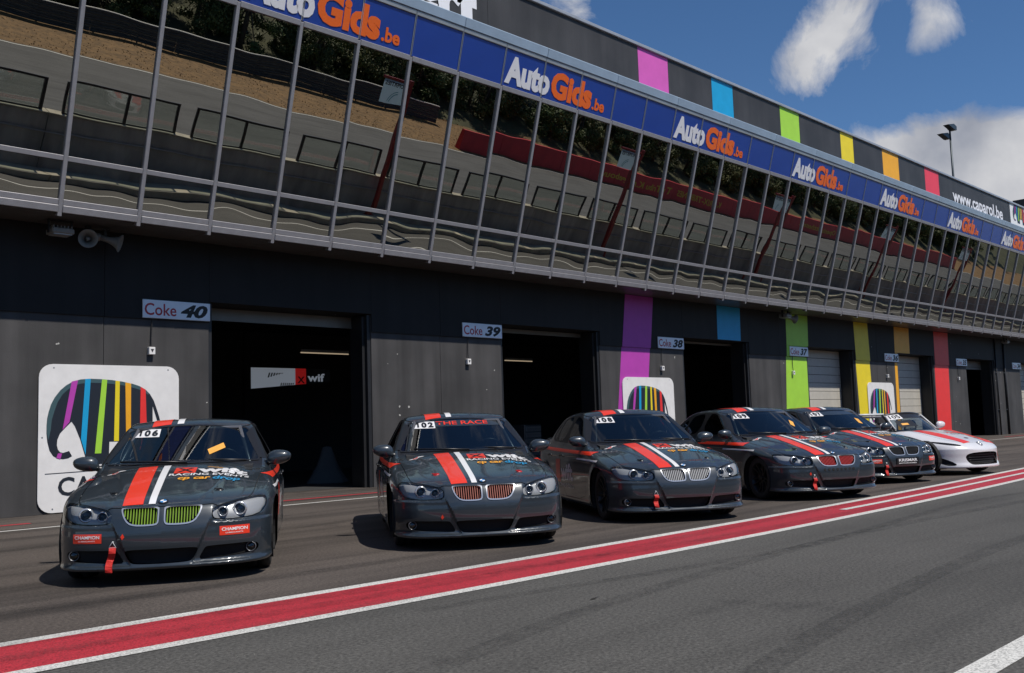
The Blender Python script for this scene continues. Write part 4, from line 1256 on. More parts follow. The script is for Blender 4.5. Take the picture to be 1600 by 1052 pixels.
c_rplan = pchip([0, 0.4, 0.6, 0.75, 0.83, 0.90, 1.1], [0, 0.02, 0.07, 0.18, 0.33, 0.65, 2.2])
c_rprof = pchip([0.05, 0.15, 0.3, 0.45, 0.6, 0.8, 0.95, 1.04, 1.5], [0.25, 0.09, 0.015, 0.0, 0.005, 0.03, 0.06, 0.10, 0.5])
c_roof = pchip([1.4, 1.9, 2.15, 2.45, 2.8, 3.1, 3.4, 3.7, 4.2], [1.20, 1.352, 1.395, 1.418, 1.42, 1.402, 1.358, 1.30, 1.18])
c_wb = pchip([1.1, 1.4, 1.8, 2.3, 2.9, 3.4, 3.8, 4.1], [0.715, 0.768, 0.812, 0.832, 0.832, 0.808, 0.758, 0.69])
def saloon(x, y, z):
    yc = 0.27+(x-0.15)*0.24
    top = c_hood(x)-c_crown(x)*np.minimum(y/0.85, 1.3)**2.4-0.016*sstep((y-yc)/0.035)*sstep((1.55-x)/0.2)*sstep((x-0.1)/0.1)
    f_top = (z-top)*0.93
    ye = 0.232+(z-0.2)*0.42
    cen = sstep((y-ye)/0.016)*sstep((z-0.185)/0.02)*sstep((0.57-z)/0.10)
    shelf = 0.030*sstep((z-0.512)/0.016)*sstep((y-0.385)/0.08)*sstep((0.9-x)/0.3)
    xf = c_plan(y)+c_prof(z)+0.020*cen+shelf
    sl = (c_plan(y+0.01)-c_plan(np.maximum(y-0.01, 0)))/0.02
    sz = (c_prof(z+0.01)-c_prof(z-0.01))/0.02
    f_fr = (xf-x)/np.sqrt(1+np.minimum(sl, 6)**2+np.minimum(np.abs(sz), 4)**2)
    fl = np.zeros_like(x)
    for ax in (AXF, AXR):
        r = np.sqrt((x-ax)**2+(z-0.33)**2)
        fl = fl+0.014*np.exp(-((r-0.345)/0.05)**2)
    crease = 0.006*np.exp(-((z-(0.735+0.022*(x-0.8)))/0.02)**2)*sstep((x-0.9)/0.3)*sstep((4.3-x)/0.3)
    skirt = 0.012*np.exp(-((z-0.20)/0.035)**2)*sstep((x-1.1)/0.15)*sstep((3.25-x)/0.15)
    f_si = (y-(c_w0(x)+c_dw(z)+fl+crease+skirt))*0.95
    sr = (c_rplan(y+0.01)-c_rplan(np.maximum(y-0.01, 0)))/0.02
    f_re = (x-(4.52-c_rplan(y)-c_rprof(z)))/np.sqrt(1+np.minimum(sr, 6)**2)
    body = smax(smax(smax(f_top, f_si, 0.065), f_fr, 0.018), f_re, 0.04)
    body = smax(body, 0.155-z, 0.03)
    ws = (1.37+(z-0.95)*1.85+0.17*(y/0.62)**2-x)*0.47
    rw = (x-(3.99-(z-1.05)*1.95-0.10*(y/0.6)**2))*0.456
    rf = (z-(c_roof(x)-0.034*(y/0.56)**2))*0.97
    dz = z-0.93
    cs = (y-(c_wb(x)-0.43*dz-0.22*dz*np.abs(dz)))*0.90
    cab = smax(smax(smax(ws, rw, 0.05), rf, 0.045), cs, 0.038)
    cab = np.maximum(cab, 0.8-z)
    return smin(body, cab, 0.035)

# ---- roadster
RAXF, RAXR = 0.74, 3.05
m_top = pchip([-0.1, 0.0, 0.06, 0.15, 0.3, 0.6, 0.9, 1.15, 1.4, 2.2, 2.9, 3.4, 3.75, 3.95], [0.40, 0.46, 0.52, 0.585, 0.650, 0.735, 0.795, 0.835, 0.855, 0.865, 0.885, 0.905, 0.885, 0.78])
m_plan = pchip([0, 0.2, 0.35, 0.5, 0.6, 0.7, 0.78, 0.84, 0.90, 1.1], [0, 0.012, 0.045, 0.11, 0.18, 0.30, 0.46, 0.68, 1.1, 2.8])
m_prof = pchip([0.05, 0.11, 0.15, 0.19, 0.26, 0.34, 0.42, 0.48, 0.54, 0.60, 0.7, 1.5], [0.2, 0.06, 0.0, 0.005, 0.03, 0.035, 0.03, 0.03, 0.07, 0.16, 0.5, 3.5])
m_w0 = pchip([-0.2, 0.5, 0.8, 1.4, 2.0, 2.6, 3.05, 3.5, 3.95], [0.85, 0.85, 0.858, 0.835, 0.84, 0.855, 0.866, 0.83, 0.70])
m_dw = pchip([0.05, 0.12, 0.2, 0.3, 0.45, 0.58, 0.68, 0.76, 0.84, 0.92, 1.4], [-0.10, -0.04, -0.015, -0.02, -0.012, 0.0, -0.008, -0.04, -0.10, -0.19, -0.8])
def roadster(x, y, z):
    fb = 0.075*np.exp(-((y-0.64)/0.15)**2)*np.exp(-((x-0.78)/0.50)**2)+0.055*np.exp(-((y-0.66)/0.16)**2)*np.exp(-((x-3.0)/0.55)**2)
    top = m_top(x)-0.075*np.minimum(y/0.8, 1.3)**2.2+fb
    f_top = (z-top)*0.92
    xf = m_plan(y)+m_prof(z)
    sl = (m_plan(y+0.01)-m_plan(np.maximum(y-0.01, 0)))/0.02
    f_fr = (xf-x)/np.sqrt(1+np.minimum(sl, 6)**2+1.0)
    fl = np.zeros_like(x)
    for ax in (RAXF, RAXR):
        r = np.sqrt((x-ax)**2+(z-0.31)**2)
        fl = fl+0.016*np.exp(-((r-0.34)/0.06)**2)
    f_si = (y-(m_w0(x)+m_dw(z)+fl))*0.95
    f_re = (x-(3.915-c_rplan(y*1.05)-c_rprof(z)*0.8))*0.7
    b = smax(smax(smax(f_top, f_si, 0.10), f_fr, 0.04), f_re, 0.06)
    return smax(b, 0.15-z, 0.03)

# ---- paints and glass
def carpaint(name, col, rough=0.28, metal=0.0, coat=1.0, dirt=0.10):
    m, n, l, b = nmat(name)
    tc = n.new('ShaderNodeTexCoord')
    t = n.new('ShaderNodeTexNoise'); t.inputs['Scale'].default_value = 2.4; t.inputs['Detail'].default_value = 7
    l.new(tc.outputs['Object'], t.inputs['Vector'])
    r = n.new('ShaderNodeValToRGB')
    r.color_ramp.elements[0].position = 0.3; r.color_ramp.elements[1].position = 0.75
    r.color_ramp.elements[0].color = (*[c*(1-dirt) for c in col], 1); r.color_ramp.elements[1].color = (*[c*(1+dirt) for c in col], 1)
    l.new(t.outputs['Fac'], r.inputs[0]); l.new(r.outputs[0], b.inputs['Base Color'])
    rr = n.new('ShaderNodeMapRange'); rr.inputs[3].default_value = rough*0.8; rr.inputs[4].default_value = rough*1.35
    l.new(t.outputs['Fac'], rr.inputs[0]); l.new(rr.outputs[0], b.inputs['Roughness'])
    b.inputs['Metallic'].default_value = metal
    b.inputs['Coat Weight'].default_value = coat; b.inputs['Coat Roughness'].default_value = 0.05; b.inputs['Coat IOR'].default_value = 1.5
    MATS[name] = m
    return m
def paneglass(name, tint, refl_ior=1.5, alpha=0.75):
    """thin tinted glazing: Fresnel reflection over a see-through tint"""
    m, n, l, b = nmat(name); n.remove(b)
    tr = n.new('ShaderNodeBsdfTransparent'); tr.inputs[0].default_value = (*tint, 1)
    gl = n.new('ShaderNodeBsdfGlossy'); gl.inputs['Roughness'].default_value = 0.01; gl.inputs['Color'].default_value = (1, 1, 1, 1)
    fr = n.new('ShaderNodeFresnel'); fr.inputs['IOR'].default_value = refl_ior
    mx = n.new('ShaderNodeMixShader')
    l.new(fr.outputs[0], mx.inputs[0]); l.new(tr.outputs[0], mx.inputs[1]); l.new(gl.outputs[0], mx.inputs[2])
    l.new(mx.outputs[0], n['Material Output'].inputs['Surface'])
    MATS[name] = m
    return m
CM = dict(
    grey=carpaint('blue_grey_car_paint', (0.021, 0.029, 0.037), 0.34, 0.10, 1.0),
    whitep=carpaint('white_car_paint', (0.66, 0.66, 0.68), 0.30, 0.0, 0.9, 0.03),
    glass=paneglass('car_glass', (0.33, 0.40, 0.42), 1.75),
    lens=paneglass('lamp_lens', (0.93, 0.94, 0.95), 1.4),
    gap=mat('panel_gap', (0.004, 0.004, 0.004), 0.8),
    trim=mat('black_trim', (0.010, 0.010, 0.011), 0.35),
    chrome=mat('chrome', (0.66, 0.67, 0.68), 0.22, 0.7),
    silver=mat('silver_plastic', (0.50, 0.51, 0.52), 0.35, 0.15),
    tyre=mat('tyre_rubber', (0.014, 0.014, 0.014), 0.75, bump=0.3, bscale=60),
    rim=mat('dark_alloy', (0.018, 0.018, 0.019), 0.4, 0.5),
    disc=mat('brake_disc', (0.22, 0.21, 0.20), 0.35, 0.9),
    inner=mat('cabin_black', (0.015, 0.015, 0.016), 0.7),
    cage=mat('cage_white', (0.55, 0.55, 0.55), 0.4),
    seat=mat('seat_cloth', (0.03, 0.03, 0.034), 0.85),
    red=mat('sticker_red', (0.74, 0.040, 0.014), 0.32, coat=0.4),
    white=mat('sticker_white', (0.74, 0.73, 0.73), 0.32, coat=0.4),
    black=mat('sticker_black', (0.010, 0.010, 0.011), 0.35, coat=0.3),
    orange=mat('sticker_orange', (0.75, 0.33, 0.02), 0.4),
    blue=mat('sticker_blue', (0.02, 0.22, 0.42), 0.4),
    strap=mat('tow_strap_red', (0.55, 0.018, 0.012), 0.7, bump=0.4, bscale=120),
    tape=mat('orange_tape', (0.75, 0.36, 0.06), 0.6, var=0.12, vscale=12),
    bowl=mat('lamp_bowl_grey', (0.36, 0.365, 0.37), 0.35, 0.2),
    rim2=mat('grey_bezel', (0.16, 0.16, 0.17), 0.3, 0.5),
    slat=mat('pale_slats', (0.40, 0.41, 0.42), 0.5),
    lime=mat('lime_slats', (0.17, 0.30, 0.015), 0.4),
    copper=mat('orange_slats', (0.27, 0.045, 0.018), 0.4),
    redslat=mat('red_slats', (0.42, 0.012, 0.014), 0.35),
    roundel=mat('roundel_blue', (0.02, 0.20, 0.48), 0.25),
)
# ------------------------------------------------------------------ cut the saloon shell into its panels
def build_saloon():
    S = surface_nets(saloon, (-0.06, -0.045, 0.09), (4.60, 0.975, 1.47), 0.0150)
    full = S.both()
    P = {}
    X = lambda s: s.V[:, 0]; Y = lambda s: s.V[:, 1]; Z = lambda s: s.V[:, 2]
    # wheel arches
    for ax in (AXF, AXR):
        v = np.maximum(np.sqrt((X(S)-ax)**2+(Z(S)-0.345)**2)-0.335, 0.56-Y(S))
        _, S = S.cut(v)
    # side glazing
    dlo = smooth_poly([(1.62, 0.958), (1.86, 1.12), (2.12, 1.285), (2.36, 1.342), (2.62, 1.356), (2.95, 1.344), (3.26, 1.288), (3.50, 1.18), (3.59, 1.085), (3.52, 1.01), (3.3, 0.985), (2.4, 0.968)], 1)
    trim, S = S.cut(np.maximum(polysd(X(S), Z(S), dlo), 0.42-Y(S)))
    for nm, poly in (('front', [(1.80, 0.982), (2.14, 1.262), (2.37, 1.320), (2.56, 1.334), (2.59, 0.990)]), ('rear', [(2.72, 0.992), (2.685, 1.334), (2.93, 1.322), (3.17, 1.276), (3.20, 1.004)]), ('quarter', [(3.265, 1.01), (3.235, 1.258), (3.41, 1.182), (3.50, 1.095), (3.43, 1.022)])):
        g, trim = trim.cut(polysd(X(trim), Z(trim), smooth_poly(poly, 2)))
        P['glass_'+nm] = g
    P['trim'] = trim.offset(0.002)
    # windscreen and rear window
    def ws_field(s, off):
        e = Y(s)-(0.722-0.40*(Z(s)-0.95))
        v = smax(smax(e, Z(s)-(1.338-0.03*(Y(s)/0.5)**2), 0.05), 0.985-Z(s), 0.03)
        v = np.maximum(v, X(s)-2.32); v = np.maximum(v, 1.2-X(s))
        return v+off
    seal, S = S.cut(ws_field(S, -0.012))
    P['windscreen'], P['seal'] = seal.cut(ws_field(seal, 0.0))
    def rw_field(s, off):
        v = smax(smax(Y(s)-(0.65-0.28*(Z(s)-1.05)), Z(s)-1.325, 0.05), 1.085-Z(s), 0.03)
        return np.maximum(v, 3.22-X(s))+off
    P['rear_window'], S = S.cut(rw_field(S, 0.0))
    gaps = []
    # head lamp, grille, intakes: cut in front view
    def front(poly, s, xm=0.85, it=2): return np.maximum(polysd(Y(s), Z(s), smooth_poly(poly, it)), X(s)-xm)
    hl = [(0.400, 0.630), (0.394, 0.552), (0.44, 0.531), (0.60, 0.529), (0.75, 0.545), (0.815, 0.598), (0.824, 0.672), (0.79, 0.698), (0.66, 0.690), (0.52, 0.664)]
    g, S = S.cut(front(hl, S, 0.85, 1)-0.004)
    P['lens'], g = g.cut(front(hl, g, 0.85, 1))
    gaps.append(g)
    # bonnet
    bon = smooth_poly([(0.088, -0.3), (0.088, 0.0), (0.092, 0.20), (0.104, 0.34), (0.138, 0.47), (0.200, 0.585), (0.285, 0.668), (0.40, 0.712), (0.80, 0.730), (1.20, 0.742), (1.43, 0.752), (1.46, 0.69), (1.36, 0.40), (1.335, 0.15), (1.332, 0.0), (1.332, -0.3)], 2)
    def bon_field(s): return np.maximum(polysd(X(s), Y(s), bon), 0.60-Z(s))
    P['bonnet'], S = S.cut(bon_field(S)+0.0035)
    gap1, S = S.cut(bon_field(S)-0.0035)
    cowl, S = S.cut(np.maximum(np.maximum(1.33-X(S), X(S)-1.75), np.maximum(Y(S)-0.74, np.maximum(0.90-Z(S), Z(S)-1.0))))
    P['cowl'] = cowl.offset(-0.004)
    # doors
    gaps.append(gap1)
    for nm, poly in (('front_door', [(1.42, 0.235), (1.36, 0.45), (1.37, 0.70), (1.44, 0.86), (1.56, 0.945), (1.86, 1.14), (2.12, 1.305), (2.36, 1.362), (2.645, 1.375), (2.66, 0.235)]), ('rear_door', [(2.672, 0.235), (2.657, 1.376), (2.95, 1.364), (3.28, 1.305), (3.40, 1.10), (3.36, 0.85), (3.20, 0.62), (3.10, 0.42), (3.05, 0.235)])):
        pl = smooth_poly(poly, 1)
        fld = lambda s: np.maximum(polysd(X(s), Z(s), pl), 0.5-Y(s))
        P[nm], S = S.cut(fld(S)+0.0025)
        g, S = S.cut(fld(S)-0.0025)
        gaps.append(g)
    kd = [(0.020, 0.664), (0.018, 0.60), (0.020, 0.530), (0.038, 0.512), (0.12, 0.508), (0.21, 0.511), (0.262, 0.530), (0.298, 0.580), (0.318, 0.640), (0.312, 0.662), (0.20, 0.666)]
    k, S = S.cut(front(kd, S, 0.4, 1))
    hole, ring = k.cut(front(kd, k, 0.4, 1)+0.012)
    P['grille_frame'] = ring.offset(0.006)
    P['grille_back'] = Shell(hole.V+np.array([0.05, 0, 0]), hole.N, hole.F)
    ci = [(-0.3, 0.322), (0.0, 0.322), (0.27, 0.324), (0.292, 0.310), (0.245, 0.225), (0.215, 0.206), (0.0, 0.202), (-0.3, 0.202)]
    h2, S = S.cut(front(ci, S, 0.5))
    si = [(0.338, 0.312), (0.36, 0.322), (0.55, 0.326), (0.70, 0.328), (0.765, 0.308), (0.755, 0.255), (0.70, 0.238), (0.45, 0.220), (0.30, 0.214), (0.288, 0.224)]
    h3, S = S.cut(front(si, S, 0.6))
    P['intake'] = Shell(h2.V+np.array([0.06, 0, 0]), h2.N, h2.F)
    P['side_intake'] = Shell(h3.V+np.array([0.045, 0, 0]), h3.N, h3.F)
    # bumper below / wings
    bp = np.maximum(X(S)-(0.50+0.0*Z(S)), Z(S)-0.585)
    P['bumper'], S = S.cut(bp+0.0)
    rl = np.maximum(polysd(Y(S), Z(S), smooth_poly([(0.50, 0.70), (0.52, 0.86), (0.90, 0.90), (0.95, 0.74), (0.80, 0.68)], 1)), 4.0-X(S))
    P['tail_lamp'], S = S.cut(rl)
    P['body'] = S
    P['gap'] = Shell(np.vstack([g.V for g in gaps]), np.vstack([g.N for g in gaps]), np.vstack([g.F+o for g, o in zip(gaps, np.cumsum([0]+[len(g.V) for g in gaps[:-1]]))])).offset(-0.006)
    return P, full

class Projector:
    def __init__(s, shell):
        s.bvh = BVHTree.FromPolygons(shell.V.tolist(), shell.F.tolist())
    def hit(s, o, d):
        r = s.bvh.ray_cast(Vector(o), Vector(d), 6)
        return r
    def lay(s, V2, F, mode, off, name, m, step=0.035):
        """lay a flat 2-D sheet on the body. top:(x,y) front:(y,z) right/left:(x,z)"""
        bm = bmesh.new()
        vs = [bm.verts.new((p[0], p[1], 0)) for p in V2]
        for f in F:
            try: bm.faces.new([vs[i] for i in f])
            except ValueError: pass
        bmesh.ops.triangulate(bm, faces=bm.faces[:])
        for _ in range(4):
            e = [e for e in bm.edges if e.calc_length() > step]
            if not e: break
            bmesh.ops.subdivide_edges(bm, edges=e, cuts=1)
            bmesh.ops.triangulate(bm, faces=bm.faces[:])
        bm.verts.ensure_lookup_table(); bm.verts.index_update()
        VV = []; NN = []; ok = []
        for v in bm.verts:
            a, b = v.co.x, v.co.y
            if mode == 'top': o, d = (a, b, 2.2), (0, 0, -1)
            elif mode == 'front': o, d = (-1, a, b), (1, 0, 0)
            elif mode == 'right': o, d = (a, -2, b), (0, 1, 0)
            else: o, d = (a, 2, b), (0, -1, 0)
            loc, nr, _, _ = s.hit(o, d)
            if loc is None: VV.append((0, 0, 0)); NN.append((0, 0, 1)); ok.append(False); continue
            if nr.dot(Vector(d)) > 0: nr = -nr
            VV.append(tuple(loc+nr*off)); NN.append(tuple(nr)); ok.append(True)
        want = {'top': Vector((0, 0, 1)), 'front': Vector((-1, 0, 0)), 'right': Vector((0, -1, 0)), 'left': Vector((0, 1, 0))}[mode]
        FF = []
        for f in bm.faces:
            ix = [v.index for v in f.verts]
            if all(ok[i] for i in ix):
                p = [Vector(VV[i]) for i in ix]
                if (p[1]-p[0]).cross(p[2]-p[0]).dot(want) < 0: ix = ix[::-1]
                FF.append(tuple(ix))
        bm.free()
        return mesh_from(name, VV, FF, [m], None, True)
    def poly(s, pts, mode, off, name, m):
        return s.lay(pts, [t for t in tess(pts)], mode, off, name, m)
    def strip(s, rows, mode, off, name, m):
        """rows: list of (left2d, right2d), subdivided across"""
        V = []; F = []; k = 4
        for i, (a, b) in enumerate(rows):
            for j in range(k+1):
                t = j/k; V.append((a[0]+(b[0]-a[0])*t, a[1]+(b[1]-a[1])*t))
            if i:
                for j in range(k):
                    p = (i-1)*(k+1)+j; F.append((p, p+1, p+k+2, p+k+1))
        return s.lay(V, F, mode, off, name, m)
    def text(s, body, mode, x0, y0, w, h, name, m, bold=0.0, shear=0.0, off=0.006, flip=False, spacing=1.0):
        """mode top: reads along +y with its top towards +x;  front: along +y;  right: along... the side"""
        V, F = text_fit(body, w, h, bold, shear, 0.0, spacing)
        if mode == 'top': P2 = [(y0+v[1], x0+v[0]) for v in V]
        elif mode == 'right': P2 = [(x0-v[0] if flip else x0+v[0], y0+v[1]) for v in V]
        else: P2 = [(x0+v[0], y0+v[1]) for v in V]
        return s.lay(P2, F, mode, off, name, m)

def rect(a0, a1, b0, b1): return [(a0, b0), (a1, b0), (a1, b1), (a0, b1)]

def wheel_meshes(R=0.315, w=0.225):
    h = w/2
    t = MB().lathe([(R*0.70, -h*0.92), (R*0.86, -h), (R*0.95, -h*0.93), (R*0.985, -h*0.78), (R, -h*0.5), (R, -0.012), (R-0.007, -0.010), (R-0.007, 0.010), (R, 0.012), (R, h*0.5), (R*0.985, h*0.78), (R*0.95, h*0.93), (R*0.86, h), (R*0.70, h*0.92)], 44, 'y')
    tyre = mesh_from('tyre', t.v, t.f, [CM['tyre']], t.m, True)
    r = MB().lathe([(R*0.70, h*0.9), (R*0.72, h*0.94), (R*0.70, h*0.86), (R*0.64, h*0.6), (R*0.62, -h*0.85), (R*0.70, -h*0.92)], 44, 'y')
    r.lathe([(0.0, h*0.66), (0.032, h*0.66), (0.036, h*0.5), (0.075, h*0.42), (0.075, h*0.2), (0.0, h*0.2)], 20, 'y')
    for i in range(10):
        a = 2*math.pi*i/10+(0.09 if i % 2 else -0.09)
        ca, sa = math.cos(a), math.sin(a)
        V = []
        for rr, ww, y0, y1 in ((0.05, 0.014, h*0.25, h*0.52), (R*0.45, 0.011, h*0.40, h*0.66), (R*0.67, 0.014, h*0.62, h*0.86)):
            for q, yy in ((-ww, y0), (ww, y0), (ww*0.8, y1), (-ww*0.8, y1)):
                V.append((rr*ca-q*sa, yy, rr*sa+q*ca))
        Fs = []
        for k in range(2):
            for e in range(4): Fs.append((k*4+e, k*4+(e+1) % 4, k*4+4+(e+1) % 4, k*4+4+e))
        r.add(V, Fs)
    rim = mesh_from('rim', r.v, r.f, [CM['rim']], r.m, True); rim.set_sharp_from_angle(angle=math.radians(35))
    d = MB().lathe([(0.07, 0.02), (R*0.54, 0.02), (R*0.54, -0.005), (0.07, -0.005)], 32, 'y')
    disc = mesh_from('brake_disc', d.v, d.f, [CM['disc']], d.m)
    return tyre, rim, disc

def arch_liner(ax, zc, r, y0, y1, name):
    mb = MB(); V = []; F = []
    n = 20
    for j, yy in enumerate((y0, y1)):
        for i in range(n+1):
            a = math.radians(-35+250*i/n)
            V.append((ax+r*math.cos(a), yy, zc+r*math.sin(a)))
    for i in range(n): F.append((i, i+1, n+2+i, n+1+i))
    F.append(tuple(range(n+1)))
    mb.add(V, F)
    return mesh_from(name, mb.v, mb.f, [CM['gap']], mb.m)

def mirror_mesh(sgn):
    """door mirror: housing bulging forward, flat at the back"""
    V = []; F = []; nu, nv = 18, 12
    for i in range(nv+1):
        t = math.pi*i/nv
        for j in range(nu):
            a = 2*math.pi*j/nu
            x = -math.cos(t); r = math.sin(t)
            px = 0.075*x if x < 0 else 0.030*x
            py = r*math.cos(a); pz = r*math.sin(a)
            sq = lambda v: math.copysign(abs(v)**0.8, v)
            V.append((px, sgn*(0.118*sq(py)+0.02*pz), 0.072*sq(pz)*(1-0.18*py)))
    for i in range(nv):
        for j in range(nu): F.append((i*nu+j, i*nu+(j+1) % nu, (i+1)*nu+(j+1) % nu, (i+1)*nu+j))
    return V, F

def racing_seat(mb, x, y, z):
    """bucket seat: cushion, shell back with wings and head rest"""
    mb.bevbox(x-0.25, x+0.22, y-0.24, y+0.24, z, z+0.13, 0.04)
    prof = [(0.20, 0.10), (0.28, 0.35), (0.33, 0.60), (0.37, 0.78), (0.44, 0.78), (0.41, 0.58), (0.37, 0.33), (0.30, 0.06)]
    for ya, yb, s in ((-0.21, 0.21, 1.0), (-0.26, -0.212, 0.93), (0.212, 0.26, 0.93)):
        mb.prism([(x+px-(0.05 if s < 1 else 0), z+pz*s) for px, pz in prof], y+ya, y+yb, 'xz')
    mb.bevbox(x+0.34, x+0.44, y-0.14, y+0.14, z+0.74, z+0.93, 0.03)

SP, SFULL = build_saloon()
PJ = Projector(SFULL)
OX = 2.18       # the car's own origin: middle of the wheelbase
def shift(me):
    me.transform(Matrix.Translation(Vector((-OX, 0, 0)))); return me
def shiftd(me):
    """sheets laid out with y to the driver's left: turn into the car's own frame"""
    me.transform(Matrix.Translation(Vector((-OX, 0, 0))) @ Matrix.Scale(-1, 4, (0, 1, 0))); me.flip_normals(); return me
def sm(name, shell, m):
    return shift(shell.me(name, m))
DROP = -0.03
SM = {}
SM['body_shell'] = sm('body_shell', SP['body'].both(), CM['grey'])
SM['bumper'] = sm('bumper', SP['bumper'].both(), CM['grey'])
SM['bonnet'] = sm('bonnet', SP['bonnet'].both(), CM['grey'])
SM['panel_gap'] = sm('panel_gap', SP['gap'].both(), CM['gap'])
SM['cowl'] = sm('cowl', SP['cowl'].both(), CM['trim'])
SM['windscreen'] = sm('windscreen', SP['windscreen'].both(), CM['glass'])
SM['windscreen_seal'] = sm('windscreen_seal', SP['seal'].both().offset(0.002), CM['trim'])
SM['rear_window'] = sm('rear_window', SP['rear_window'].both(), CM['glass'])
PAIR = {}
for nm, key, m in (('front_door', 'front_door', 'grey'), ('rear_door', 'rear_door', 'grey'), ('window_trim', 'trim', 'trim'), ('front_window', 'glass_front', 'glass'), ('rear_side_window', 'glass_rear', 'glass'), ('quarter_window', 'glass_quarter', 'glass'),
                   ('headlight_lens', 'lens', 'lens'), ('grille_frame', 'grille_frame', 'chrome'), ('side_intake', 'side_intake', 'gap'), ('tail_lamp', 'tail_lamp', 'redslat')):
    PAIR[nm] = [sm(nm, SP[key], CM[m]), sm(nm, SP[key].mirrored(), CM[m])]
SM['lower_intake'] = sm('lower_intake', SP['intake'].both(), CM['gap'])
PAIR['grille_back'] = [sm('grille_back', SP['grille_back'], CM['gap']), sm('grille_back', SP['grille_back'].mirrored(), CM['gap'])]
# lamp bowls behind the lens
for s_ in (0, 1):
    src = SP['lens'] if s_ == 0 else SP['lens'].mirrored()
    bowl = Shell(src.V+np.array([0.055, 0, 0]), src.N, src.F)
    PAIR.setdefault('lamp_bowl', []).append(sm('lamp_bowl', bowl, CM['bowl']))
    sg = 1 if s_ == 0 else -1
    rr = MB(); ll = MB()
    for y_, z_, r_, ring in ((0.475, 0.590, 0.038, 0.044), (0.610, 0.604, 0.050, 0.060)):
        hit = PJ.hit((-1, sg*y_, z_), (1, 0, 0))[0]
        xx = hit.x+0.030
        rr.lathe([(r_*0.80, 0.02), (r_*0.86, -0.004), (r_, -0.008), (ring, 0.0), (ring, 0.035)], 24, 'x', 0, (xx, sg*y_, z_))
        ll.lathe([(0.0, -0.010), (r_*0.35, -0.006), (r_*0.62, 0.006), (r_*0.80, 0.022)], 20, 'x', 0, (xx, sg*y_, z_))
    PAIR.setdefault('lamp_ring', []).append(shift(mesh_from('lamp_ring', rr.v, rr.f, [CM['chrome']], rr.m, True)))
    PAIR.setdefault('lamp_projector', []).append(shift(mesh_from('lamp_projector', ll.v, ll.f, [CM['glass']], ll.m, True)))
    # grille slats
    gs = MB()
    for i in range(12):
        y_ = 0.042+i*0.0225
        zt = 0.652; zb_ = 0.518+(0.08*max(0, (y_-0.21)/0.09))
        a = PJ.hit((-1, sg*y_, zt), (1, 0, 0))[0].x+0.012; b = PJ.hit((-1, sg*y_, zb_), (1, 0, 0))[0].x+0.012
        V = [(a, sg*y_-0.0035, zt), (a, sg*y_+0.0035, zt), (b, sg*y_+0.0035, zb_), (b, sg*y_-0.0035, zb_)]
        V += [(p[0]+0.03, p[1], p[2]) for p in V]
        gs.add(V, [(0, 1, 2, 3), (4, 7, 6, 5), (0, 3, 7, 4), (1, 5, 6, 2), (0, 4, 5, 1), (3, 2, 6, 7)])
    PAIR.setdefault('grille_slats', []).append(shift(mesh_from('grille_slats', gs.v, gs.f, [CM['silver']], gs.m)))
    # fog lamp in its pod
    hit = PJ.hit((-1, sg*0.70, 0.285), (1, 0, 0))[0]
    fl_ = MB().lathe([(0.033, 0.03), (0.036, 0.0), (0.040, 0.0), (0.043, 0.03)], 20, 'x', 0, (hit.x+0.005, sg*0.70, 0.283)).lathe([(0.0, 0.0), (0.02, 0.003), (0.034, 0.012)], 16, 'x', 1, (hit.x+0.006, sg*0.70, 0.283))
    PAIR.setdefault('fog_lamp', []).append(shift(mesh_from('fog_lamp', fl_.v, fl_.f, [CM['rim2'], CM['glass']], fl_.m, True)))
    V, F = mirror_mesh(sg)
    PAIR.setdefault('door_mirror', []).append(mesh_from('door_mirror', V, F, [CM['grey']], None, True))
    am = MB().tube([(0.02, -sg*0.07, -0.035), (0.03, -sg*0.17, -0.07)], [0.028, 0.035], 8)
    PAIR.setdefault('mirror_arm', []).append(mesh_from('mirror_arm', am.v, am.f, [CM['trim']], am.m, True))
    for nm, ax in (('wheel_arch', AXF), ('wheel_arch', AXR)):
        PAIR.setdefault(nm+str(ax), []).append(shift(arch_liner(ax, 0.345, 0.345, sg*0.56, sg*0.875, 'wheel_arch')))
# roundel on the bonnet nose
hit, nr, _, _ = PJ.hit((0.155, 0, 2), (0, 0, -1))
rd = MB()
rd.lathe([(0.0, 0.004), (0.041, 0.004), (0.041, -0.004)], 28, 'z', 0)
for q in range(4):
    V = [(0, 0, 0.0055)]+[(0.027*math.cos(math.radians(90*q+a)), 0.027*math.sin(math.radians(90*q+a)), 0.0055) for a in range(0, 91, 15)]
    rd.add(V, [tuple(range(len(V)))], 1+q % 2)
me_r = mesh_from('roundel', rd.v, rd.f, [CM['black'], CM['roundel'], CM['white']], rd.m)
me_r.transform(Matrix.Translation(hit+nr*0.002) @ nr.to_track_quat('Z', 'Y').to_matrix().to_4x4()); SM['roundel'] = shift(me_r)
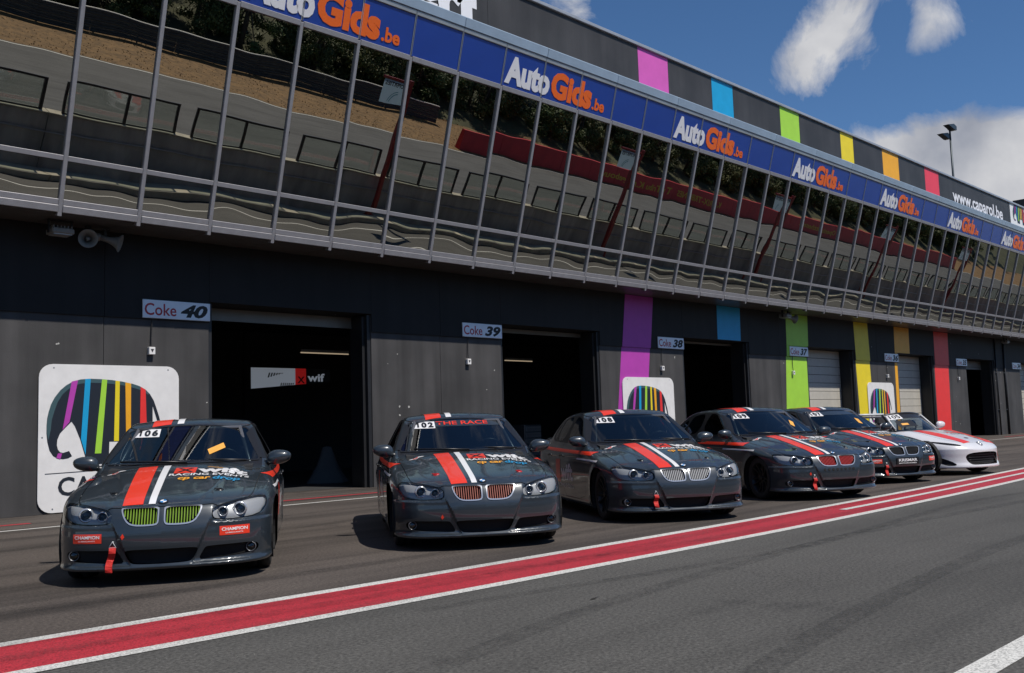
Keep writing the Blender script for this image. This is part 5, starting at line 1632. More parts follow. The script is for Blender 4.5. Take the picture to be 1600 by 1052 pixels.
# cabin
cb = MB()
cb.box(1.30, 4.3, -0.62, 0.62, 0.20, 0.30)
cb.box(1.28, 1.34, -0.66, 0.66, 0.30, 0.90)
cb.prism([(1.34, 0.60), (1.40, 0.93), (1.62, 0.955), (1.88, 0.92), (1.90, 0.80), (1.80, 0.60)], -0.66, 0.66, 'xz')
cb.box(3.45, 3.95, -0.60, 0.60, 0.30, 0.98)
for s_ in (-1, 1): cb.box(1.4, 3.5, s_*0.70-0.03, s_*0.70+0.03, 0.30, 0.90)
SM['cabin_tub'] = shift(mesh_from('cabin_tub', cb.v, cb.f, [CM['inner']], cb.m))
se = MB(); racing_seat(se, 2.35, 0.36, 0.38); SM['seat_l'] = shiftd(mesh_from('racing_seat', se.v, se.f, [CM['seat']], se.m))
se = MB(); racing_seat(se, 2.35, -0.36, 0.38); SM['seat_r'] = shiftd(mesh_from('racing_seat', se.v, se.f, [CM['seat']], se.m))
st = MB()
ring = [(0.0+0.05*math.sin(2*math.pi*i/24)*0, 0.17*math.cos(2*math.pi*i/24), 0.17*math.sin(2*math.pi*i/24)) for i in range(25)]
st.tube(ring, 0.016, 8, caps=False); st.tube([(0, -0.16, 0), (0.0, 0.16, 0)], 0.014, 6); st.tube([(0, 0, 0), (0, 0, -0.16)], 0.014, 6); st.tube([(0, 0, 0), (-0.3, 0, -0.08)], 0.025, 8)
me_s = mesh_from('steering_wheel', st.v, st.f, [CM['trim']], st.m, True)
me_s.transform(Matrix.Translation((1.98, 0.36, 0.93)) @ Matrix.Rotation(math.radians(-22), 4, 'Y')); SM['steering_wheel'] = shiftd(me_s)
cg = MB()
for s_ in (-1, 1):
    cg.tube([(1.62, s_*0.62, 0.5), (1.70, s_*0.62, 0.95), (2.12, s_*0.50, 1.31), (2.72, s_*0.49, 1.345), (2.74, s_*0.60, 0.95), (2.72, s_*0.62, 0.35)], 0.02, 8)
    cg.tube([(2.74, s_*0.48, 1.33), (3.45, s_*0.50, 0.95)], 0.02, 8)
    cg.tube([(1.72, s_*0.60, 0.90), (2.70, s_*0.60, 0.50)], 0.02, 8)
cg.tube([(2.12, -0.50, 1.31), (2.12, 0.50, 1.31)], 0.02, 8); cg.tube([(2.72, -0.49, 1.345), (2.72, 0.49, 1.345)], 0.02, 8)
cg.tube([(2.74, -0.49, 1.33), (2.72, 0.60, 0.45)], 0.02, 8); cg.tube([(2.73, -0.6, 0.9), (2.73, 0.6, 0.9)], 0.02, 8)
SM['roll_cage'] = shift(mesh_from('roll_cage', cg.v, cg.f, [CM['rim2']], cg.m, True))
WHEEL = wheel_meshes()
hd = MB().tube([(0, 0, 0), (0.06, 0, 0.012), (0.16, 0, 0.012), (0.20, 0, 0)], 0.012, 6)
HANDLE = mesh_from('door_handle', hd.v, hd.f, [CM['trim']], hd.m, True)
wp = MB().tube([(0, 0, 0), (0.05, 0.28, 0.012), (0.09, 0.62, 0.02)], 0.010, 6)
WIPER = mesh_from('wiper', wp.v, wp.f, [CM['trim']], wp.m, True)

# shared stickers
DEC = {}
xs_h = np.linspace(0.125, 1.325, 22)
DEC['bonnet_red'] = shiftd(PJ.strip([((x, -0.315-0.055*(x-0.12)/1.2), (x, -0.155-0.045*(x-0.12)/1.2)) for x in xs_h], 'top', 0.0035, 'red_stripe', CM['red']))
DEC['bonnet_white'] = shiftd(PJ.strip([((x, -0.112-0.030*(x-0.12)/1.2), (x, -0.058-0.022*(x-0.12)/1.2)) for x in xs_h], 'top', 0.0035, 'white_stripe', CM['white']))
xs_r = np.linspace(2.14, 3.32, 16)
DEC['roof_red'] = shiftd(PJ.strip([((x, -0.370), (x, -0.185)) for x in xs_r], 'top', 0.0035, 'red_stripe', CM['red']))
DEC['roof_white'] = shiftd(PJ.strip([((x, -0.125), (x, -0.060)) for x in xs_r], 'top', 0.0035, 'white_stripe', CM['white']))
x0_, y0_ = 0.86, -0.02
DEC['x_box'] = shiftd(PJ.poly(rect(x0_+0.10, x0_+0.325, y0_, y0_+0.19), 'top', 0.0035, 'logo_box', CM['red']))
DEC['w_box'] = shiftd(PJ.poly([(x0_+0.09, y0_+0.20), (x0_+0.09, y0_+0.66), (x0_+0.29, y0_+0.67), (x0_+0.31, y0_+0.20)], 'top', 0.0030, 'logo_box', CM['black']))
DEC['x_txt'] = shiftd(PJ.text('X', 'top', y0_+0.02, x0_+0.13, 0.15, 0.17, 'logo_word', CM['black'], 0.01, 0, 0.0065))
DEC['w_txt'] = shiftd(PJ.text('wift', 'top', y0_+0.20, x0_+0.12, 0.45, 0.185, 'logo_word', CM['white'], 0.05, 0, 0.0065))
DEC['re_txt'] = shiftd(PJ.text('RACING EVENTS', 'top', y0_-0.03, x0_+0.005, 0.70, 0.075, 'logo_word', CM['white'], 0.02, 0, 0.0065))
DEC['cd1'] = shiftd(PJ.text('cp car', 'top', y0_+0.06, x0_-0.125, 0.28, 0.10, 'sponsor_word', CM['orange'], 0.03, 0.1, 0.0065))
DEC['cd2'] = shiftd(PJ.text('drop', 'top', y0_+0.36, x0_-0.125, 0.24, 0.10, 'sponsor_word', CM['blue'], 0.03, 0.1, 0.0065))
ov = [(1.26+0.028*math.cos(a), -0.56+0.085*math.sin(a)) for a in np.linspace(0, 2*math.pi, 18, endpoint=False)]
DEC['oval'] = shiftd(PJ.poly(ov, 'top', 0.004, 'oval_sticker', CM['white']))
DEC['oval2'] = shiftd(PJ.poly([(1.245, -0.60), (1.275, -0.60), (1.275, -0.545), (1.245, -0.545)], 'top', 0.0055, 'oval_mark', CM['red']))
for s_, mode in ((-1, 'right'), (1, 'left')):
    DEC['side_red', s_] = shiftd(PJ.strip([((x, 0.812+0.018*(x-1.0)), (x, 0.856+0.018*(x-1.0))) for x in np.linspace(1.18, 3.9, 26)], mode, 0.0035, 'side_stripe', CM['red']))
    DEC['side_white', s_] = shiftd(PJ.strip([((x, 0.738+0.02*(x-0.8)), (x, 0.760+0.02*(x-0.8))) for x in np.linspace(0.85, 1.75, 10)], mode, 0.0035, 'side_stripe', CM['white']))
    DEC['side_x', s_] = shiftd(PJ.poly(rect(2.62, 2.86, 0.42, 0.74) if s_ < 0 else rect(1.62, 1.86, 0.42, 0.74), mode, 0.0035, 'door_logo', CM['red']))
    if s_ < 0:
        V, F = text_fit('wift', 0.62, 0.22, 0.04)
        P2 = [(2.58-v[0], 0.47+v[1]) for v in V]
        DEC['side_w', s_] = shiftd(PJ.lay(P2, F, mode, 0.0035, 'door_word', CM['white']))
        V, F = text_fit('RACING EVENTS', 0.92, 0.05, 0.015)
        DEC['side_r', s_] = shiftd(PJ.lay([(2.86-v[0], 0.36+v[1]) for v in V], F, mode, 0.0035, 'door_word', CM['white']))
    else:
        V, F = text_fit('wift', 0.62, 0.22, 0.04)
        DEC['side_w', s_] = shiftd(PJ.lay([(1.90+v[0], 0.47+v[1]) for v in V], F, mode, 0.0035, 'door_word', CM['white']))
pins = []
for s_ in (-1, 1):
    hit, nr, _, _ = PJ.hit((0.44, s_*0.43, 2), (0, 0, -1))
    pm_ = MB().lathe([(0, 0.004), (0.030, 0.004), (0.034, 0.0)], 18, 'z').bevbox(-0.05, 0.012, -0.006, 0.006, 0.004, 0.012, 0.002)
    me = mesh_from('bonnet_pin', pm_.v, pm_.f, [CM['trim']], pm_.m)
    me.transform(Matrix.Translation(hit+nr*0.001) @ nr.to_track_quat('Z', 'Y').to_matrix().to_4x4())
    pins.append(shift(me))

def add(name, me, parent, mat_=None, dz=DROP, loc=None):
    o = ob(name, me, parent, loc if loc is not None else (0, 0, dz))
    if mat_ is not None:
        o.material_slots[0].link = 'OBJECT'; o.material_slots[0].material = mat_
    return o

def make_saloon(num, loc, hdg, label, slats, extras=(), scale=0.96, steer=0.0):
    root = thing('race_car', label, 'car', (loc[0], loc[1], 0), 0, 'dark saloon race cars')
    # local +x points to the rear
    a = math.radians(hdg)
    c = Vector((loc[0], loc[1], 0))-Vector((math.cos(a), math.sin(a), 0))*OX*scale
    root.location = c
    root.rotation_euler = (0, 0, a+math.pi)
    root.scale = (scale,)*3
    body = add('body_shell', SM['body_shell'], root)
    for n_ in ('bumper', 'bonnet', 'panel_gap', 'cowl', 'windscreen', 'windscreen_seal', 'rear_window', 'cabin_tub', 'roll_cage', 'steering_wheel', 'lower_intake'):
        o = add(n_, SM[n_], root)
        if n_ == 'bonnet': bonnet = o
        if n_ == 'windscreen': ws = o
        if n_ == 'bumper': bumper = o
    add('racing_seat', SM['seat_l'], root); add('racing_seat', SM['seat_r'], root)
    z0 = (0, 0, 0)
    add('roundel', SM['roundel'], bonnet, loc=z0)
    for s_ in (0, 1):
        sg = 1 if s_ == 0 else -1
        fd = add('front_door', PAIR['front_door'][s_], root)
        rdoor = add('rear_door', PAIR['rear_door'][s_], root)
        for d_, hx in ((fd, 2.42), (rdoor, 3.10)):
            hit = PJ.hit((hx+0.1, sg*2, 0.79), (0, -sg, 0))[0]
            add('door_handle', HANDLE, d_, loc=(hx-OX, hit.y+sg*0.012, 0.79))
        add('window_trim', PAIR['window_trim'][s_], root)
        for n_ in ('front_window', 'rear_side_window', 'quarter_window', 'tail_lamp', 'side_intake'):
            add(n_, PAIR[n_][s_], root)
        hlp = add('headlight', PAIR['lamp_bowl'][s_], root)
        add('headlight_lens', PAIR['headlight_lens'][s_], hlp, loc=z0)
        add('lamp_ring', PAIR['lamp_ring'][s_], hlp, loc=z0)
        add('lamp_projector', PAIR['lamp_projector'][s_], hlp, loc=z0)
        gr = add('grille', PAIR['grille_back'][s_], root)
        add('grille_frame', PAIR['grille_frame'][s_], gr, loc=z0)
        add('grille_slats', PAIR['grille_slats'][s_], gr, slats, loc=z0)
        add('fog_lamp', PAIR['fog_lamp'][s_], root)
        mo = add('door_mirror', PAIR['door_mirror'][s_], root, loc=(1.64-OX, sg*0.905, 0.995+DROP))
        add('mirror_arm', PAIR['mirror_arm'][s_], mo, loc=z0)
        add('bonnet_pin', pins[s_ ^ 1], bonnet, loc=z0, mat_=(CM['redslat'] if num == 102 else None))
        add('wheel_arch', PAIR['wheel_arch'+str(AXF)][s_], root); add('wheel_arch', PAIR['wheel_arch'+str(AXR)][s_], root)
        for ax in (AXF, AXR):
            w = ob('wheel', WHEEL[1], root, (ax-OX, sg*0.735, WR), (0, 0, (0 if sg > 0 else math.pi)+(steer if ax == AXF else 0)))
            ob('tyre', WHEEL[0], w); ob('brake_disc', WHEEL[2], w)
        for k in ('side_red', 'side_white', 'side_x', 'side_w', 'side_r'):
            if (k, -sg) in DEC: pass
        side = -1 if s_ else 1
        for k in ('side_red', 'side_white', 'side_x', 'side_w', 'side_r'):
            if (k, side) in DEC: add(DEC[k, side].name.split('.')[0], DEC[k, side], root)
    add('wiper', WIPER, root, loc=(1.40-OX, -0.05, 0.985+DROP)); add('wiper', WIPER, root, loc=(1.44-OX, -0.60, 0.985+DROP))
    for k in ('bonnet_red', 'bonnet_white', 'x_box', 'w_box', 'x_txt', 'w_txt', 're_txt', 'cd1', 'cd2', 'oval', 'oval2'):
        add(DEC[k].name.split('.')[0], DEC[k], bonnet, loc=z0)
    for k in ('roof_red', 'roof_white'):
        add(DEC[k].name.split('.')[0], DEC[k], root)
    # race number on the windscreen
    npl = add('number_plate', shiftd(PJ.strip([((y_, 1.232), (y_, 1.312)) for y_ in np.linspace(-0.525, -0.275, 14)], 'front', 0.003, 'number_plate', CM['white'])), ws, loc=z0)
    V2, F2 = [], []
    for q, ch in enumerate(str(num)):
        wd = 0.034 if ch == '1' else 0.060
        V, F = text_fit(ch, wd, 0.056, 0.045)
        if ch == '1':
            one = [(0.42, 0), (0.95, 0), (0.95, 1), (0.52, 1), (0.0, 0.74), (0.0, 0.52), (0.42, 0.70)]
            V = np.array([(p_[0]*0.036, p_[1]*0.056, 0) for p_ in one]); F = [tuple(t_) for t_ in tess(one)]
        o_ = len(V2); x_ = -0.513+0.076*q+(0.076-wd)/2
        V2 += [(x_+v[0], 1.244+v[1]) for v in V]; F2 += [tuple(k_+o_ for k_ in f) for f in F]
    add('number', shiftd(PJ.lay(V2, F2, 'front', 0.008, 'number', CM['black'], 0.02)), ws, loc=z0)
    return root, bonnet, ws, bumper

def sunstrip(ws, text=None):
    rows = [((y, 1.250), (y, 1.322-0.03*(y/0.5)**2)) for y in np.linspace(-0.555, 0.555, 18)]
    add('sun_strip', shiftd(PJ.strip(rows, 'front', 0.0025, 'sun_strip', CM['grey'])), ws, loc=(0, 0, 0))
    if text:
        V, F = text_fit(text, 0.62, 0.042, 0.012)
        add('sun_strip_word', shiftd(PJ.lay([(-0.26+v[0], 1.268+v[1]) for v in V], F, 'front', 0.0055, 'sun_strip_word', CM['red'])), ws, loc=(0, 0, 0))
def tape(ws, y=0.30, z=1.10, tilt=0.5, w=0.16, h=0.055):
    ca, sa = math.cos(tilt), math.sin(tilt)
    pts = [(y+a*ca-b*sa, z+a*sa*0.8+b*ca) for a, b in ((-w/2, -h/2), (w/2, -h/2), (w/2, h/2), (-w/2, h/2))]
    add('tape', shiftd(PJ.poly(pts, 'front', 0.004, 'tape', CM['tape'])), ws, loc=(0, 0, 0))
def lubricant(bumper, y0, z0, w=0.235):
    add('bumper_sticker', shiftd(PJ.poly(rect(y0, y0+w, z0, z0+0.075), 'front', 0.003, 'bumper_sticker', CM['red'])), bumper, loc=(0, 0, 0))
    V, F = text_fit('CHAMPION', w*0.86, 0.026, 0.02)
    add('sticker_word', shiftd(PJ.lay([(y0+w*0.07+v[0], z0+0.036+v[1]) for v in V], F, 'front', 0.0055, 'sticker_word', CM['white'])), bumper, loc=(0, 0, 0))
    V, F = text_fit('LUBRICANTS', w*0.58, 0.010, 0.02)
    add('sticker_word', shiftd(PJ.lay([(y0+w*0.2+v[0], z0+0.014+v[1]) for v in V], F, 'front', 0.0055, 'sticker_word', CM['white'])), bumper, loc=(0, 0, 0))
def tow_strap(root, y=-0.375, ztop=0.395, L=0.20, lean=0.03):
    hit = PJ.hit((-1, y, ztop), (1, 0, 0))[0]
    x = hit.x
    s = MB(); n = 9; w = 0.026
    V = []
    for i in range(n):
        t = i/(n-1)
        xx = x-0.020-0.012*math.sin(t*9); yy = y-lean*t+0.006*math.sin(t*7); zz = ztop-0.04-L*t
        V += [(xx, yy-w, zz), (xx+0.004*math.sin(i*2), yy+w, zz+0.006*math.sin(i*3)), (xx+0.009, yy+w, zz), (xx+0.009, yy-w, zz)]
    F = []
    for i in range(n-1):
        for e in range(4): F.append((i*4+e, i*4+(e+1) % 4, i*4+4+(e+1) % 4, i*4+4+e))
    F += [(0, 1, 2, 3), ((n-1)*4+3, (n-1)*4+2, (n-1)*4+1, (n-1)*4)]
    s.add(V, F)
    tr = add('tow_strap', shiftd(mesh_from('tow_strap', s.v, s.f, [CM['strap']], s.m, False)), root)
    rg = MB().tube([(x-0.018, y-0.028, ztop-0.045), (x-0.018, y, ztop), (x-0.018, y+0.028, ztop-0.045), (x-0.018, y-0.028, ztop-0.045)], 0.005, 6)
    rg.tube([(x-0.02, y, ztop-0.005), (x+0.06, y, ztop)], 0.008, 6)
    add('tow_ring', shiftd(mesh_from('tow_ring', rg.v, rg.f, [CM['silver']], rg.m, True)), tr, loc=(0, 0, 0))
def tow_arrow(bumper, y=-0.30, z=0.43):
    add('tow_arrow', shiftd(PJ.poly([(y, z-0.022), (y+0.018, z), (y+0.004, z+0.028), (y-0.012, z+0.002)], 'front', 0.004, 'tow_arrow', CM['red'])), bumper, loc=(0, 0, 0))

r_, bo_, ws_, bu_ = make_saloon(106, (3.523, -8.861), -123.2, 'dark saloon race car number 106 with lime green grille slats, nearest at left', CM['lime'])
tape(ws_); lubricant(bu_, -0.70, 0.385); lubricant(bu_, 0.455, 0.400); tow_strap(r_); tow_arrow(bu_)
r_, bo_, ws_, bu_ = make_saloon(102, (6.366, -9.568), -125.1, 'dark saloon race car number 102 with orange grille slats and THE RACE windscreen strip', CM['copper'])
sunstrip(ws_, 'THE RACE'); tow_arrow(bu_, -0.42, 0.36)
r_, bo_, ws_, bu_ = make_saloon(108, (9.312, -9.842), -124.05, 'dark saloon race car number 108 with pale grille slats, third from the left', CM['slat'])
tow_strap(r_, -0.40, 0.41, 0.15, 0.0)
r_, bo_, ws_, bu_ = make_saloon(109, (12.719, -9.999), -118.5, 'dark saloon race car number 109 with red grille slats and holes below them', CM['redslat'])
tape(ws_, 0.40, 1.13, 0.9, 0.12, 0.06); tow_strap(r_, -0.40, 0.40, 0.17, 0.0); tow_arrow(bu_, -0.45, 0.41)
for i in range(8):
    hit, nr, _, _ = PJ.hit((-1, -0.24+i*0.068, 0.465), (1, 0, 0))
    hm = MB().lathe([(0, 0.003), (0.019, 0.003), (0.021, 0.0)], 14, 'z')
    me = mesh_from('cooling_hole', hm.v, hm.f, [CM['gap']], hm.m)
    me.transform(Matrix.Translation(hit+nr*0.001) @ nr.to_track_quat('Z', 'Y').to_matrix().to_4x4())
    add('cooling_hole', shiftd(me), bu_, loc=(0, 0, 0))
r_, bo_, ws_, bu_ = make_saloon(107, (16.10, -9.53), -118.2, 'dark saloon race car number 107 with black grilles and a KRISMAR plate', CM['trim'])
sunstrip(ws_); tape(ws_, 0.36, 1.12, 1.3, 0.12, 0.08); tow_strap(r_, -0.40, 0.40, 0.18, 0.0); lubricant(bu_, -0.70, 0.385); lubricant(bu_, 0.52, 0.40)
add('sponsor_plate', shiftd(PJ.poly(rect(-0.22, 0.24, 0.355, 0.475), 'front', 0.012, 'sponsor_plate', CM['black'])), bu_, loc=(0, 0, 0))
for tx_, w_, h_, z_ in (('KRISMAR', 0.38, 0.045, 0.410), ('MOTORHOMES', 0.36, 0.018, 0.372)):
    V, F = text_fit(tx_, w_, h_, 0.03)
    add('plate_word', shiftd(PJ.lay([(-0.18+v[0], z_+v[1]) for v in V], F, 'front', 0.016, 'plate_word', CM['white'])), bu_, loc=(0, 0, 0))
# ------------------------------------------------------------------ the white roadster
def build_roadster():
    S = surface_nets(roadster, (-0.06, -0.045, 0.09), (4.0, 0.95, 1.03), 0.0160)
    full = S.both()
    P = {}
    X = lambda s: s.V[:, 0]; Y = lambda s: s.V[:, 1]; Z = lambda s: s.V[:, 2]
    for ax in (RAXF, RAXR):
        _, S = S.cut(np.maximum(np.sqrt((X(S)-ax)**2+(Z(S)-0.325)**2)-0.325, 0.54-Y(S)))
    cp = smooth_poly([(1.62, -0.4), (1.62, 0.30), (1.70, 0.56), (2.0, 0.62), (2.6, 0.60), (2.74, 0.50), (2.78, 0.2), (2.78, -0.4)], 2)
    _, S = S.cut(np.maximum(polysd(X(S), Y(S), cp), 0.6-Z(S)))
    bn = smooth_poly([(0.20, -0.3), (0.20, 0.2), (0.27, 0.40), (0.42, 0.50), (0.8, 0.55), (1.28, 0.60), (1.30, 0.3), (1.22, 0.0), (1.22, -0.3)], 2)
    fb = lambda s: np.maximum(polysd(X(s), Y(s), bn), 0.45-Z(s))
    P['bonnet'], S = S.cut(fb(S)+0.003)
    g1, S = S.cut(fb(S)-0.003)
    dr_ = smooth_poly([(1.42, 0.25), (1.38, 0.5), (1.44, 0.78), (1.6, 0.95), (2.55, 0.95), (2.56, 0.6), (2.40, 0.25)], 1)
    fd = lambda s: np.maximum(polysd(X(s), Z(s), dr_), 0.5-Y(s))
    P['door'], S = S.cut(fd(S)+0.003)
    g2, S = S.cut(fd(S)-0.003)
    fr = lambda poly, s, xm: np.maximum(polysd(Y(s), Z(s), smooth_poly(poly, 2)), X(s)-xm)
    P['lens'], S = S.cut(fr([(0.47, 0.545), (0.62, 0.560), (0.74, 0.60), (0.79, 0.645), (0.73, 0.640), (0.58, 0.602), (0.47, 0.572)], S, 0.9))
    h, S = S.cut(fr([(-0.3, 0.43), (0.0, 0.435), (0.36, 0.425), (0.46, 0.375), (0.44, 0.29), (0.38, 0.215), (0.30, 0.205), (0.0, 0.205), (-0.3, 0.205)], S, 0.5))
    P['mouth'] = Shell(h.V+np.array([0.07, 0, 0]), h.N, h.F)
    h, S = S.cut(fr([(0.60, 0.235), (0.77, 0.36), (0.80, 0.33), (0.74, 0.20), (0.62, 0.195)], S, 0.8))
    P['side_mouth'] = Shell(h.V+np.array([0.03, 0, 0]), h.N, h.F)
    P['body'] = S
    P['gap'] = Shell(np.vstack([g1.V, g2.V]), np.vstack([g1.N, g2.N]), np.vstack([g1.F, g2.F+len(g1.V)])).offset(-0.006)
    return P, full
RP, RFULL = build_roadster()
PJ_save, OX_save = PJ, OX
PJ = Projector(RFULL); OX = 1.9
t = thing('roadster', 'white open roadster race car number 105 with red stripes, farthest at right', 'car', (0, 0, 0))
RSC, RH, RLOC = 1.0, math.radians(-105.5), (18.75, -9.90)
t.location = Vector((RLOC[0], RLOC[1], 0))-Vector((math.cos(RH), math.sin(RH), 0))*OX*RSC
t.rotation_euler = (0, 0, RH+math.pi); t.scale = (RSC,)*3
RD = -0.02
R_ = lambda name, me, par=None, loc=None: add(name, me, par or t, None, RD, loc)
R_('body_shell', sm('body_shell', RP['body'].both(), CM['whitep']))
rb = R_('bonnet', sm('bonnet', RP['bonnet'].both(), CM['whitep']))
R_('panel_gap', sm('panel_gap', RP['gap'].both(), CM['gap']))
R_('grille', sm('grille', RP['mouth'].both(), CM['gap']))
gm = MB()
for z_ in (0.25, 0.295, 0.34, 0.385):
    pts = []
    for y_ in np.linspace(-0.40, 0.40, 15):
        hh_ = PJ.hit((-1, y_, z_), (1, 0, 0))[0]
        pts.append((hh_.x+0.03, y_, z_))
    gm.tube(pts, 0.006, 6)
R_('grille_mesh', shift(mesh_from('grille_mesh', gm.v, gm.f, [CM['trim']], gm.m, True)))
for s_ in (0, 1):
    sg = 1 if s_ == 0 else -1
    f_ = (lambda q: q) if s_ == 0 else (lambda q: q.mirrored())
    R_('door', sm('door', f_(RP['door']), CM['whitep']))
    bow = f_(RP['lens'])
    hp = R_('headlight', sm('headlight', Shell(bow.V+np.array([0.03, 0, 0]), bow.N, bow.F), CM['trim']))
    R_('headlight_lens', sm('headlight_lens', bow, CM['lens']), hp, (0, 0, 0))
    R_('side_intake', sm('side_intake', f_(RP['side_mouth']), CM['gap']))
    V, F = mirror_mesh(sg)
    mo = R_('door_mirror', mesh_from('door_mirror', V, F, [CM['whitep']], None, True), None, (1.55-OX, sg*0.83, 0.93+RD))
    R_('mirror_arm', PAIR['mirror_arm'][s_], mo, (0, 0, 0))
    for ax in (RAXF, RAXR):
        R_('wheel_arch', shift(arch_liner(ax, 0.325, 0.335, sg*0.54, sg*0.84, 'wheel_arch')))
        w = ob('wheel', WHEEL[1], t, (ax-OX, sg*0.72, 0.30), (0, 0, 0 if sg > 0 else math.pi)); w.scale = (0.953, 0.9, 0.953)
        ob('tyre', WHEEL[0], w); ob('brake_disc', WHEEL[2], w)
# windscreen with its black frame
def wsp(u, v):
    """u -1..1 across, v 0..1 up"""
    y = u*(0.64-0.11*v); x = 1.20+0.50*v+(0.22-0.10*v)*u*u; z = 0.835+0.345*v-0.035*v*u*u-0.03*(1-v)*u*u
    return (x, y, z)
def wgrid(u0, u1, v0, v1, nu, nv, off, name, m):
    V = []; F = []
    for j in range(nv+1):
        for i in range(nu+1):
            p = wsp(u0+(u1-u0)*i/nu, v0+(v1-v0)*j/nv)
            V.append((p[0]-off*0.57, p[1], p[2]+off*0.82))
    for j in range(nv):
        for i in range(nu):
            k = j*(nu+1)+i; F.append((k, k+nu+1, k+nu+2, k+1))
    return mesh_from(name, V, F, [m], None, True)
rw_ = R_('windscreen', shift(wgrid(-1, 1, 0, 1, 24, 10, 0, 'windscreen', CM['glass'])))
R_('sun_strip', shift(wgrid(-0.97, 0.97, 0.72, 0.985, 24, 3, 0.003, 'sun_strip', CM['trim'])), rw_, (0, 0, 0))
R_('windscreen_patch', shift(wgrid(0.18, 0.80, 0.26, 0.62, 12, 5, 0.003, 'windscreen_patch', CM['trim'])), rw_, (0, 0, 0))
R_('patch_mark', shift(wgrid(0.45, 0.68, 0.36, 0.46, 6, 2, 0.006, 'patch_mark', CM['tape'])), rw_, (0, 0, 0))
fr_ = MB()
fr_.tube([wsp(-1, v) for v in np.linspace(0, 1, 8)]+[wsp(u, 1) for u in np.linspace(-0.95, 0.95, 18)]+[wsp(1, v) for v in np.linspace(1, 0, 8)], 0.026, 8)
R_('windscreen_frame', shift(mesh_from('windscreen_frame', fr_.v, fr_.f, [CM['trim']], fr_.m, True)))
# number on the car's right corner (+y in the car's own frame)
R_('number_plate', shift(wgrid(0.42, 0.92, 0.70, 0.98, 8, 3, 0.006, 'number_plate', CM['white'])), rw_, (0, 0, 0))
V, F = text_fit('105', 1.0, 1.0, 0.02)
P_ = []
for v in V:
    q = wsp(0.87-0.40*v[0], 0.75+0.18*v[1]); P_.append((q[0]-0.006, q[1], q[2]+0.008))
R_('number', shift(mesh_from('number', P_, F, [CM['black']])), rw_, (0, 0, 0))
# cockpit
cb = MB().box(1.25, 3.1, -0.58, 0.58, 0.18, 0.26).box(1.25, 1.30, -0.6, 0.6, 0.26, 0.72).prism([(1.30, 0.55), (1.36, 0.80), (1.60, 0.83), (1.75, 0.80), (1.74, 0.60)], -0.60, 0.60, 'xz').box(2.80, 2.95, -0.6, 0.6, 0.26, 0.80)
R_('cockpit_tub', shift(mesh_from('cockpit_tub', cb.v, cb.f, [CM['inner']], cb.m)))
for y_ in (-0.34, 0.34):
    se = MB(); racing_seat(se, 2.20, y_, 0.22)
    R_('racing_seat', shift(mesh_from('racing_seat', se.v, se.f, [CM['seat']], se.m)))
me_s = mesh_from('steering_wheel', st.v, st.f, [CM['trim']], st.m, True)
me_s.transform(Matrix.Translation((1.88, -0.34, 0.86)) @ Matrix.Rotation(math.radians(-18), 4, 'Y')); R_('steering_wheel', shift(me_s))
cg = MB()
for s_ in (-1, 1):
    cg.tube([(2.62, s_*0.58, 0.3), (2.60, s_*0.57, 0.85), (2.56, s_*0.44, 1.14), (2.55, s_*0.38, 1.17)], 0.024, 8)
    cg.tube([(2.57, s_*0.44, 1.13), (3.15, s_*0.50, 0.80)], 0.022, 8)
    cg.tube([(2.57, s_*0.46, 1.12), (1.74, s_*0.53, 1.12), (1.48, s_*0.61, 0.86)], 0.022, 8)
    cg.tube([(2.60, s_*0.57, 0.80), (1.60, s_*0.60, 0.60)], 0.022, 8)
cg.tube([(2.55, -0.38, 1.17), (2.55, 0.38, 1.17)], 0.024, 8); cg.tube([(2.60, -0.57, 0.85), (2.56, 0.44, 1.13)], 0.022, 8); cg.tube([(2.60, -0.57, 0.85), (2.60, 0.57, 0.85)], 0.022, 8)
R_('roll_cage', shift(mesh_from('roll_cage', cg.v, cg.f, [CM['cage']], cg.m, True)))
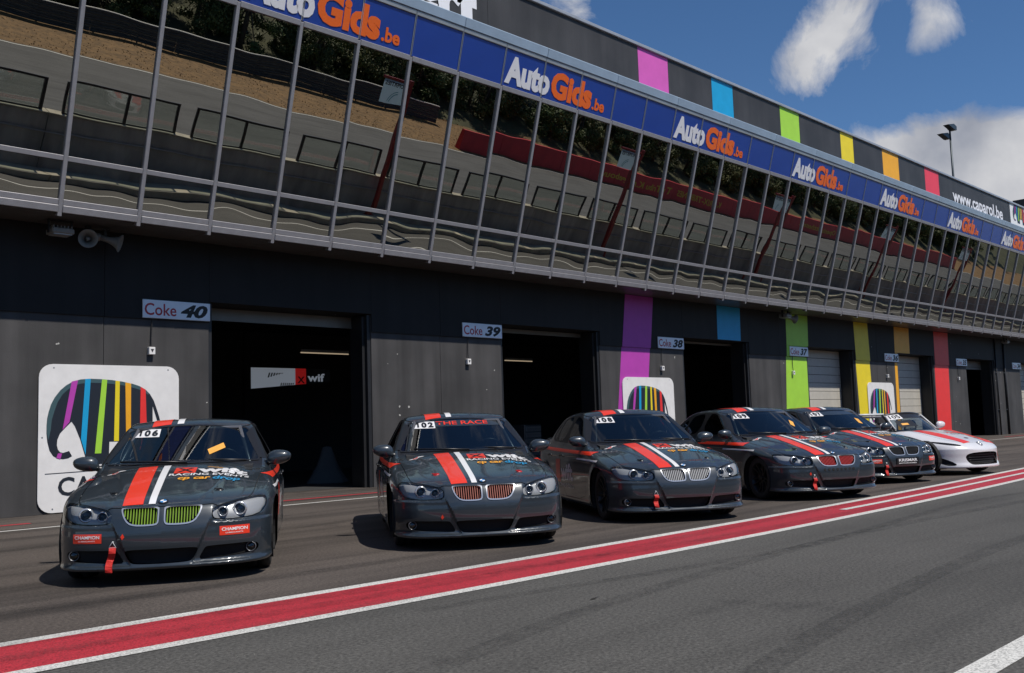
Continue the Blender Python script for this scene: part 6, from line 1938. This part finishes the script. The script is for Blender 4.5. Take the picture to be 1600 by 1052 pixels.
# stripes: a wide red band down the bonnet's right half and one round the left wing
xs_ = np.linspace(0.21, 1.24, 18)
R_('red_stripe', shiftd(PJ.strip([((x, -0.36-0.18*(x-0.2)), (x, -0.17-0.04*(x-0.2))) for x in xs_], 'top', 0.0035, 'red_stripe', CM['red'])), rb, (0, 0, 0))
R_('red_stripe', shiftd(PJ.strip([((x, 0.28+0.16*(x-0.2)), (x, 0.72+0.08*(x-0.2))) for x in np.linspace(0.20, 1.36, 18)], 'top', 0.0035, 'red_stripe', CM['pinkred'] if 'pinkred' in CM else CM['red'])))
R_('side_stripe', shiftd(PJ.strip([((x, 0.60), (x, 0.66)) for x in np.linspace(1.2, 3.2, 16)], 'right', 0.0035, 'side_stripe', CM['red'])))
for y_ in (0.05, 0.34):
    ov = [(0.44+0.035*math.cos(a), y_+0.05*math.sin(a)) for a in np.linspace(0, 2*math.pi, 16, endpoint=False)]
    R_('bonnet_catch', shiftd(PJ.poly(ov, 'top', 0.004, 'bonnet_catch', CM['black'])), rb, (0, 0, 0))
R_('bonnet_word', shiftd(PJ.text('Xwift', 'top', 0.0, 0.80, 0.40, 0.10, 'bonnet_word', CM['red'], 0.03)), rb, (0, 0, 0))
R_('bonnet_word', shiftd(PJ.text('RACING', 'top', 0.02, 0.70, 0.36, 0.05, 'bonnet_word', CM['black'], 0.02)), rb, (0, 0, 0))
# winged badge ring on the nose
hit, nr, _, _ = PJ.hit((0.145, 0, 2), (0, 0, -1))
bg_ = MB()
bg_.tube([(0.045*math.cos(a), 0.06*math.sin(a), 0.006) for a in np.linspace(0, 2*math.pi, 25)], 0.006, 6, caps=False)
bg_.tube([(0.028, -0.055, 0.006), (0.0, -0.025, 0.006), (-0.018, 0.0, 0.006), (0.0, 0.025, 0.006), (0.028, 0.055, 0.006)], 0.006, 6)
me = mesh_from('badge', bg_.v, bg_.f, [CM['chrome']], bg_.m, True)
me.transform(Matrix.Translation(hit) @ nr.to_track_quat('Z', 'Y').to_matrix().to_4x4())
R_('badge', shift(me), rb, (0, 0, 0))
PJ, OX = PJ_save, OX_save
